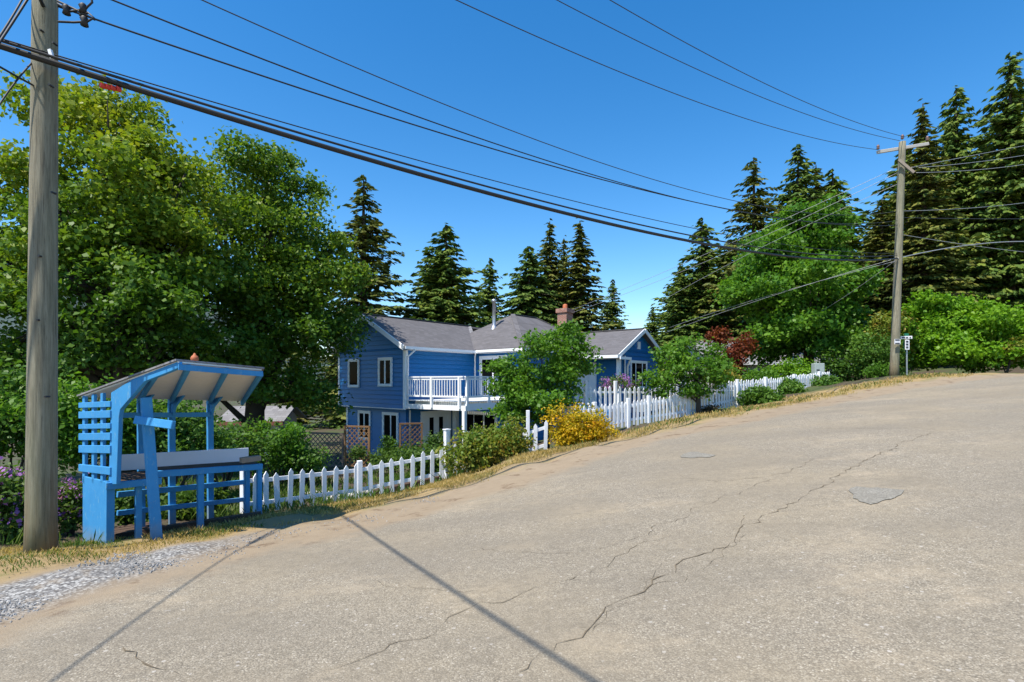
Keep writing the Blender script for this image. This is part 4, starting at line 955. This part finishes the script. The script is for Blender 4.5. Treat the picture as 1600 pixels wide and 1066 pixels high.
# understory and shrubs on the left, front to back
shrub('hedge_shrub', 'bright green shrub right behind the slatted end of the stand', 150, 655, 10.5, 95, 75, 'apple_leaf', 200, 26, .11, .14, sub=9)
shrub('hedge_shrub', 'leafy shrub seen between the near pole and the left edge', 10, 640, 10.5, 95, 80, 'hedge_leaf', 180, 26, .11, .14, sub=8)
shrub('hedge_shrub', 'mottled green shrub seen under the middle of the stand roof', 270, 670, 11.5, 75, 62, 'hedge_leaf', 170, 26, .11, .14, sub=8)
shrub('hedge_shrub', 'dark shrub behind the right end of the stand', 345, 690, 13.5, 60, 40, 'hedge_leaf', 90, 24, .11, .14, sub=6)
shrub('garden_shrub', 'light green bush between the stand and the lattice fence', 436, 695, 15, 38, 38, 'apple_leaf', 90, 24, .11, .13, sub=6)
shrub('garden_shrub', 'brownish dry bush left of the light green bush', 392, 690, 15.5, 26, 24, 'brown_leaf', 50, 20, .10, .12, sub=4)
shrub('flowering_plant', 'clump of purple flowered plants left of the near pole', 10, 790, 7.1, 62, 58, 'garden_leaf', 110, 22, .075, .08, 'plant', sub=7, flower='purple', fl_n=90, fl_size=.055)
shrub('flowering_plant', 'purple flowered weeds between the near pole and the stand', 110, 785, 7.6, 26, 50, 'garden_leaf', 70, 20, .06, .07, 'plant', sub=5, flower='purple', fl_n=50, fl_size=.045)
shrub('garden_plant', 'leafy plants growing under the counter of the stand', 262, 800, 9.6, 62, 34, 'garden_leaf', 90, 20, .10, .09, 'plant', sub=7, up=.5)
shrub('garden_plant', 'low broad leaved plant below the right half of the stand counter', 330, 786, 9.8, 34, 26, 'garden_leaf', 50, 20, .12, .09, 'plant', sub=5, up=.5)
shrub('garden_plant', 'weeds growing behind the solid end panel of the stand', 200, 800, 8.2, 30, 40, 'garden_leaf', 50, 18, .08, .08, 'plant', sub=5)
shrub('garden_shrub', 'dark green bush in front of the weathered lattice fence', 480, 722, 15.5, 46, 24, 'hedge_leaf', 80, 22, .11, .12, sub=6)
shrub('garden_shrub', 'small climbing plant at the foot of the brown lattice screen', 556, 712, 19.8, 14, 14, 'garden_leaf', 26, 16, .10, .10, sub=3)
shrub('garden_shrub', 'pale green bushes below the lower left windows', 612, 712, 19, 34, 20, 'garden_leaf', 70, 22, .11, .12, sub=6)
shrub('garden_shrub', 'dark plant at the lower window beside the narrow lattice screen', 606, 697, 22.4, 14, 14, 'hedge_leaf', 30, 18, .13, .12, sub=3)
shrub('garden_shrub', 'yellow green vegetable plants just behind the white gate', 655, 716, 14, 40, 22, 'garden_leaf', 90, 22, .09, .09, sub=7)
shrub('garden_shrub', 'pale green plant left of the tall gate post', 680, 700, 15, 22, 24, 'garden_leaf', 50, 20, .09, .09, sub=4)
shrub('garden_shrub', 'sprawling green and bronze rose bush right of the tall gate post', 745, 706, 11.9, 42, 36, 'orange_leaf', 150, 22, .085, .09, sub=8)
shrub('garden_shrub', 'tall bronze tipped shrub in front of the lower window', 792, 694, 12.3, 36, 44, 'orange_leaf', 150, 22, .085, .09, sub=8)
shrub('golden_shrub', 'rounded golden yellow and orange bush at the bend of the fence', 905, 667, 13.7, 47, 35, 'yellow_leaf', 260, 26, .075, .085, sub=16, shell=.6)
for px, py, d, rx, ry, lb in ((1180, 617, 18.6, 26, 16, 'dark green leafy clump, nearest of three below the long fence'), (1236, 608, 20.6, 22, 14, 'dark green leafy clump, middle of three below the long fence'), (1288, 602, 22.3, 26, 14, 'dark green leafy clump at the upper end of the long fence')):
    shrub('garden_shrub', lb, px, py, d, rx, ry, 'hedge_leaf', 70, 24, .13, .11, sub=6, group='leafy clumps below the fence')
shrub('garden_plant', 'dry low plants at the foot of the dark trunked tree', 1110, 642, 18, 20, 9, 'brown_leaf', 24, 16, .10, .09, 'plant', sub=4)
shrub('flowering_plant', 'pink purple flowers behind the porch fence', 958, 604, 20.5, 26, 18, 'garden_leaf', 40, 18, .09, .1, 'plant', sub=5, flower='purple', fl_n=60, fl_size=.07)
shrub('flowering_plant', 'purple flower spikes below the right gable window', 990, 606, 21, 10, 16, 'garden_leaf', 20, 14, .09, .1, 'plant', sub=3, flower='purple', fl_n=20, fl_size=.07)
shrub('garden_shrub', 'green bush between the two picket fences', 1180, 592, 25, 40, 24, 'apple_leaf', 90, 22, .14, .14, sub=6)
shrub('garden_shrub', 'yellow green bush behind the upper part of the long fence', 1225, 582, 26, 38, 18, 'lime_leaf', 80, 22, .13, .13, sub=6)
shrub('garden_shrub', 'bronze tinged bush behind the long fence', 1120, 585, 23, 34, 22, 'orange_leaf', 70, 22, .12, .12, sub=6)
# small garden trees
LC = [lobe(808, 625, 16.4, 32, 34), lobe(850, 560, 16.5, 60, 40), lobe(880, 600, 16.2, 45, 42), lobe(815, 600, 16.5, 46, 40), lobe(850, 640, 16, 55, 34), lobe(905, 565, 16.5, 34, 36), lobe(790, 578, 16.6, 30, 22), lobe(885, 528, 16.5, 30, 22), lobe(810, 645, 16.2, 40, 26)]
broadleaf('garden_tree', 'bushy bright green tree in front of the house, left of the golden bush', 'tree', gz(855, 16.3), 1.9, LC, .09, 560, 24, .115, 'apple_leaf', .13, 14, .35)
LD = [lobe(1080, 575, 17.8, 44, 26), lobe(1040, 595, 17.6, 38, 24), lobe(1115, 590, 17.8, 36, 28), lobe(1075, 545, 18, 34, 20), lobe(1050, 560, 18, 36, 18), lobe(1025, 610, 17.6, 22, 14), lobe(1120, 560, 18, 26, 18), lobe(1085, 612, 17.6, 34, 12)]
broadleaf('garden_tree', 'small spreading tree with a dark bare trunk in front of the roadside fence', 'tree', gz(1091, 17.6), 1.8, LD, .08, 290, 22, .115, 'apple_leaf', .12, 12, .4)
LE = [lobe(1148, 552, 26, 22, 26), lobe(1162, 536, 26, 15, 15), lobe(1142, 577, 26, 20, 18), lobe(1125, 530, 26.5, 14, 14)]
broadleaf('red_leaf_tree', 'small dark red leaved tree in front of the white neighbouring house', 'tree', gz(1150, 26), 2.2, LE, .08, 190, 20, .13, 'red_leaf', .18, 8, .4)
LF = [lobe(1240, 370, 29, 70, 42), lobe(1205, 420, 29, 58, 45), lobe(1285, 415, 29, 52, 48), lobe(1250, 450, 28, 100, 48), lobe(1200, 485, 29, 46, 40), lobe(1298, 480, 29, 44, 42), lobe(1250, 520, 28.5, 80, 40), lobe(1270, 345, 29, 45, 28), lobe(1305, 530, 29, 38, 34), lobe(1215, 545, 29.5, 40, 25)]
broadleaf('maple_tree', 'tall rounded fresh green maple beyond the long fence, left of the uphill pole', 'tree', gz(1262, 29.5), 8, LF, .28, 1900, 26, .21, 'maple_leaf2', .28, 18, .35)
LG = [lobe(1480, 510, 25, 60, 48), lobe(1540, 520, 25, 60, 48), lobe(1600, 515, 25.5, 60, 42), lobe(1450, 545, 25, 40, 38), lobe(1510, 555, 24.5, 70, 30), lobe(1580, 555, 24.8, 60, 32), lobe(1460, 480, 25.5, 35, 28), lobe(1650, 530, 25.5, 60, 50)]
broadleaf('lime_bush', 'large lime green bush right of the street sign', 'bush', gz(1520, 25.5), 1.6, LG, .08, 1700, 24, .16, 'lime_leaf', .18, 10, .5)
shrub('garden_shrub', 'tall yellowish shrub just behind the uphill pole', 1395, 530, 25.5, 34, 48, 'orange_leaf', 110, 22, .14, .18, sub=6)
bpy.context.view_layer.update()
shrub('garden_shrub', 'rust tinged shrub at the right end of the lime green bush', 1575, 552, 23.9, 26, 22, 'orange_leaf', 70, 20, .13, .14, sub=5)
shrub('garden_shrub', 'green shrub left of the foot of the uphill pole', 1360, 560, 25, 46, 36, 'hedge_leaf', 120, 22, .15, .18, sub=6)
shrub('garden_shrub', 'low green growth at the foot of the uphill pole', 1376, 582, 23.2, 22, 12, 'apple_leaf', 40, 18, .10, .10, sub=4)
shrub('garden_shrub', 'dark shrub behind the utility cabinet', 1325, 575, 26, 42, 30, 'hedge_leaf', 100, 22, .15, .18, sub=6)

# conifers: four kinds, each copied with its own size and turn
def conifer_mesh(name, seed, h, rad, whorls, droop, gap, m, dens=1.0, bare=.08, power=.85, spr=.30, org=None):
    rs = np.random.default_rng(seed); Q = []; tr = MB()
    tr.tube([(0, 0, -1), (0, 0, h*.5), (0, 0, h)], [h*.016, h*.010, .02], 8)
    for i in range(whorls):
        f = (i+rs.uniform(-.3, .3))/whorls; f = min(max(f, 0), .985); z = zw = h*(bare+(1-bare)*f)
        L = rad*(1-f)**power*(1+.18*math.sin(seed+i*1.3))+.12
        nb = max(5, int(rs.integers(9, 14)*(1.0 if f < .8 else .7)))
        for b in range(nb):
            if rs.random() < gap: continue
            a = rs.uniform(0, 6.283); l = L*rs.uniform(.45, 1.15); zb = z; z = zw+rs.normal()*h*.020; dz = -droop*l*rs.uniform(.6, 1.3)
            dirv = np.array([math.cos(a), math.sin(a), 0]); side = np.array([-math.sin(a), math.cos(a), 0])
            n = max(4, int(l*7*dens))
            t = rs.uniform(.04, 1, n)**.85
            curve = dz*t+.16*l*t**3+.08*l*np.sin(t*3.1)
            wdt = (1-t*.75)*l*.26
            C = dirv[None]*(l*t)[:, None]; C[:, 2] += curve
            off = rs.uniform(-1, 1, n)*wdt; C += side[None]*off[:, None]; C[:, 2] += z-np.abs(off)*.25-rs.random(n)*.10*spr*2
            # sprays: long thin kites pointing outward, slightly hanging
            D = dirv[None]*rs.uniform(.4, 1, n)[:, None]+side[None]*(np.sign(off)*rs.uniform(.2, .9, n))[:, None]; D[:, 2] = -.35-rs.random(n)*.55*(1 if droop > 0 else .3)
            D /= np.linalg.norm(D, axis=1, keepdims=True); Wv = np.cross(D, rs.normal(size=(n, 3))*.6+np.array([0, 0, 1])); Wv /= np.linalg.norm(Wv, axis=1, keepdims=True)
            s = spr*rs.uniform(.6, 1.3, n)[:, None]
            Q.append(np.stack([C-D*s*.5, C+Wv*s*.26, C+D*s*.65, C-Wv*s*.26], 1))
            if l > .8 and rs.random() < .3: tr.tube([(0, 0, z), tuple(dirv*l*.45+np.array([0, 0, z+dz*.45])), tuple(dirv*l*.9+np.array([0, 0, z+dz*.9+.1*l]))], [h*.0022, h*.0016, .008], 4)
    return np.concatenate(Q), tr
KIND = {}
def make_kind(key, **kw):
    e = empty('conifer_tree', (0, 0, 0)); Q, tr = conifer_mesh(key, **kw)
    tr.build('trunk', 'bark', e); quads_obj('crown', Q, kw['m'], e); KIND[key] = [e, False, kw['h']]
make_kind('spruce', seed=3, h=16, rad=2.5, whorls=64, droop=.34, gap=.05, m='spruce', dens=2.9, spr=.27)
make_kind('fir', seed=5, h=16, rad=3.5, whorls=62, droop=.20, gap=.06, m='fir', dens=2.6, spr=.32, power=.75)
make_kind('sparse', seed=8, h=17, rad=3.4, whorls=46, droop=.24, gap=.22, m='spruce', dens=3.0, spr=.28, power=.8, bare=.15)
make_kind('cedar', seed=11, h=14, rad=3.6, whorls=66, droop=.48, gap=.04, m='cedar', dens=2.6, spr=.31, power=.65)
make_kind('young', seed=14, h=11, rad=2.2, whorls=56, droop=.14, gap=.06, m='fir', dens=3.0, spr=.23)
def conifer(kind, label, px, ytop, d, wscale=1.0, group='conifers beyond the houses'):
    e, used, h0 = KIND[kind]; base = gz(px, d); H = EYE-(ytop-HZ)/F*d-base.z
    if used:
        r = e.copy(); COL.objects.link(r)
        for c in e.children:
            k = c.copy(); COL.objects.link(k); k.parent = r
    else: r = e; KIND[kind][1] = True
    wscale *= 1.42; s = H/h0; r.location = base; r.scale = (s*wscale, s*wscale, s); r.rotation_euler = (0, 0, random.uniform(0, 6.28))
    tag(r, label, 'conifer tree', group)
    return r
for a in (('sparse', 'tall sparse spruce rising behind the big maples, left of the house roof', 568, 278, 36, 1.15),
          ('fir', 'broad dense fir with pointed top behind the house, right of the sparse spruce', 697, 352, 38, 1.15), ('fir', 'rounded shorter fir pressed against the left of the broad dense fir', 672, 388, 39, .95),
          ('young', 'slender bright fir behind the metal stove pipe', 765, 408, 44, 1.0), ('cedar', 'dense drooping cedar behind the main roof', 826, 388, 44, 1.0),
          ('spruce', 'narrow spruce just right of the drooping cedar', 859, 346, 46, 1.1), ('spruce', 'slim spruce squeezed between two taller ones', 881, 372, 48, .9), ('spruce', 'tall pointed spruce directly above the brick chimney', 906, 345, 45, 1.2),
          ('young', 'lone narrow fir right of the chimney, clear against the sky', 957, 440, 50, 1.0), ('young', 'smallest fir, its tip just above the blue gable', 1019, 482, 52, 1.2),
          ('young', 'pointed fir left of the tall pair, behind the red leaved tree', 1097, 345, 42, 1.25), ('fir', 'shorter fir leaning on the left of the pointed fir', 1066, 412, 42, .9),
          ('sparse', 'ragged tall spruce left of the fresh green maple', 1178, 250, 40, 1.1), ('fir', 'tall fir peeking over the fresh green maple', 1247, 230, 44, .9), ('spruce', 'dark spruce right behind the top of the fresh green maple', 1275, 258, 45, 1.1), ('young', 'fir right of the top of the fresh green maple', 1301, 270, 45, 1.2),
          ('spruce', 'spruce left of the uphill pole, lower than its neighbours', 1378, 312, 42, 1.3), ('spruce', 'dark spruce directly behind the uphill pole', 1442, 162, 40, .92), ('fir', 'tall fir right of the uphill pole', 1494, 138, 42, .72), ('fir', 'tallest fir at the right edge', 1578, 88, 40, .80),
          ('fir', 'fir partly cut off by the right edge', 1640, 120, 44, .75), ('spruce', 'spruce filling the gap between the two tall firs at right', 1535, 215, 46, 1.2)):
    conifer(*a)
# lower fill of the wood behind the houses
k = 0
words = ['behind the big maples', 'behind the blue house', 'behind the house ridge', 'behind the right gable', 'behind the fresh green maple', 'behind the lime green bush']
for px in list(range(470, 920, 52))+list(range(1060, 1720, 44)):
    y = random.uniform(440, 500) if px < 1000 else random.uniform(330, 430) if px < 1400 else random.uniform(225, 340)
    if 940 < px < 1060: continue
    wd = words[0] if px < 560 else words[1] if px < 760 else words[2] if px < 940 else words[3] if px < 1170 else words[4] if px < 1400 else words[5]
    conifer(random.choice(['fir', 'cedar', 'spruce']), 'half hidden dark conifer filling the wood '+wd, px+random.uniform(-12, 12), y+(30 if px < 1000 else 0), random.uniform(50, 60), 1.35, 'half hidden conifers '+wd)
# far wooded hill on the left
def hill():
    n = 60; X = np.linspace(-2600, -300, n); Yd = np.linspace(900, 2200, 24); gx, gy = np.meshgrid(X, Yd)
    z = 330*np.exp(-((gx+1150)/520)**2)*np.exp(-((gy-1400)/420)**2)+9*np.sin(gx*.05)*np.sin(gy*.04)-20
    idx = np.arange(gx.size).reshape(gx.shape); f = np.stack([idx[:-1, :-1], idx[:-1, 1:], idx[1:, 1:], idx[1:, :-1]], -1).reshape(-1, 4)
    me = bpy.data.meshes.new('hills'); me.from_pydata(np.stack([gx.ravel(), gy.ravel(), z.ravel()], 1).tolist(), [], f.tolist())
    m, nt = mat('far_forest'); n1 = noise(nt, .06, 6, .7, coords(nt)); finish(nt, mixc(nt, n1, (.03, .055, .05), (.07, .10, .09)), .95, n1, 1, 6)
    me.materials.append(m); o = bpy.data.objects.new('hills', me); COL.objects.link(o); o['kind'] = 'structure'
hill()

# ------------------------------------------------------------------ ground cover: blades, pebbles, stones
def blades(name, n, box, emin, emax, hh, m, wd=.006, keep=None):
    x = RNG.uniform(box[0], box[1], n); y = RNG.uniform(box[2], box[3], n); e = edist(x, y)
    pat = np.sin(x*2.1+1.3*np.sin(y*1.7))*np.sin(y*2.6+x)*.35
    ok = (e+pat > emin) & (e < emax)
    if keep is not None: ok &= keep(x, y, e, RNG.random(n))
    x, y = x[ok], y[ok]; k = len(x); z = T(x, y)
    B = np.stack([x, y, z-.005], 1); d = np.hypot(x, y); s = np.clip(d/7, .8, 2.4)
    h = hh*RNG.uniform(.4, 1.4, k)*np.clip(s, .8, 1.6); a = RNG.uniform(0, 6.28, k); lean = RNG.normal(size=(k, 2))*.45
    tipv = B+np.stack([lean[:, 0]*h, lean[:, 1]*h, h], 1); w_ = np.stack([np.cos(a), np.sin(a), 0*a], 1)*(wd*s)[:, None]
    mid = B*.45+tipv*.55; mid[:, 2] += h*.08
    o = quads_obj(name, np.stack([B-w_, mid-w_*.7, tipv, mid+w_*.7], 1), m); o['kind'] = 'stuff'; return o
blades('dry_grass', 150000, (-9, 2, 3, 14), .95, 3.0, .05, 'dryblade', keep=lambda x, y, e, r: (r < np.clip((e-.8)*1.6, .05, .9)) & (np.sin(x*2.9+y*1.1)+np.sin(y*3.7-x*2.3)+np.sin(x*7+y*5)*.5 > -.75))
blades('dry_grass', 60000, (0, 17, 11, 25), .75, 2.8, .06, 'dryblade', keep=lambda x, y, e, r: (r < np.clip((e-.6)*1.4, .05, .95)) & (np.sin(x*1.9+y*1.1)+np.sin(y*2.7-x*1.3)+np.sin(x*5+y*3)*.5 > -.55))
blades('green_grass', 26000, (-9, -2, 4, 9), 1.1, 3.0, .06, 'greenblade', keep=lambda x, y, e, r: np.sin(x*3.3+y*2.1)+np.sin(y*4.1-x) > .5)
blades('green_grass', 24000, (-14, 1, 6.5, 19), 2.5, 14, .13, 'greenblade', .010, keep=lambda x, y, e, r: (np.sin(x*1.3+y*.7)+np.sin(y*1.9-x*.4) > -.3) & (x < -.5))
blades('green_grass', 12000, (0, 17, 11, 25), 1.2, 2.6, .08, 'greenblade', .008, keep=lambda x, y, e, r: np.sin(x*1.6+y)+np.sin(y*2.2-x) > .2)
def pebbles(n):
    x = RNG.uniform(-7.5, -1.2, n); y = RNG.uniform(2.5, 9, n); e = edist(x, y)
    ok = (np.abs(e-.5+.2*np.sin(x*3+y*2)) < .55*RNG.random(n)**.5) & ((x < -3.5) | (RNG.random(n) < .12)); x, y = x[ok], y[ok]; k = len(x); z = T(x, y)
    s = RNG.uniform(.004, .012, k); Q = []; c = np.stack([x, y, z+s*.25], 1); a = RNG.uniform(0, 6.28, k)
    A = np.stack([np.cos(a), np.sin(a), RNG.uniform(-.3, .3, k)], 1)*s[:, None]; B = np.stack([-np.sin(a), np.cos(a), RNG.uniform(-.3, .3, k)], 1)*s[:, None]*.75; C = np.array([0, 0, 1])[None]*s[:, None]*.6
    J = lambda: RNG.normal(size=(k, 3))*s[:, None]*.14
    p = [c-A-B*.6+J(), c+A*.8-B+J(), c+A+B*.7+J(), c-A*.7+B+J()]; q = [c+(v-c)*.6+C+J()*.6 for v in p]; p = [v-C*.6 for v in p]
    Q = [np.stack(q, 1)]+[np.stack([p[i], p[(i+1) % 4], q[(i+1) % 4], q[i]], 1) for i in range(4)]
    rv = np.tile(RNG.random(k), 5); o = quads_obj('gravel', np.concatenate(Q), 'pebble', None, rv); o['kind'] = 'stuff'
pebbles(60000)

# ------------------------------------------------------------------ light, sky, camera
wd = bpy.data.worlds.new('World'); SC.world = wd; wd.use_nodes = True; nt = wd.node_tree; nt.nodes.clear()
sky = nt.nodes.new('ShaderNodeTexSky'); sky.sky_type = 'NISHITA'; sky.sun_disc = False
sky.sun_elevation = SUN_EL; sky.sun_rotation = math.atan2(SDIR.x, SDIR.y); sky.air_density = 1.0; sky.dust_density = .2; sky.ozone_density = 1.6; sky.altitude = 0
bg = nt.nodes.new('ShaderNodeBackground'); bg.inputs['Strength'].default_value = .10
wo = nt.nodes.new('ShaderNodeOutputWorld'); hs = nt.nodes.new('ShaderNodeHueSaturation'); hs.inputs['Saturation'].default_value = 1.40; hs.inputs['Value'].default_value = 1.45; nt.links.new(sky.outputs[0], hs.inputs['Color']); nt.links.new(hs.outputs[0], bg.inputs[0]); nt.links.new(bg.outputs[0], wo.inputs[0])
sd = bpy.data.lights.new('Sun', 'SUN'); sd.energy = 5.0; sd.angle = math.radians(.53); sd.color = (1, .935, .83)
so = bpy.data.objects.new('Sun', sd); COL.objects.link(so)
dv = Vector((SDIR.x*math.cos(SUN_EL), SDIR.y*math.cos(SUN_EL), math.sin(SUN_EL))); so.rotation_euler = dv.to_track_quat('Z', 'Y').to_euler()
cd = bpy.data.cameras.new('Camera'); cd.sensor_width = 36; cd.lens = 18; cd.shift_y = (HZ-533)/1600; cd.clip_start = .1; cd.clip_end = 6000
co = bpy.data.objects.new('Camera', cd); COL.objects.link(co); co.location = (0, 0, EYE); co.rotation_euler = (math.radians(90), 0, 0); SC.camera = co
SC.view_settings.view_transform = 'Standard'; SC.view_settings.look = 'None'; SC.view_settings.exposure = 0.62; SC.view_settings.gamma = 1
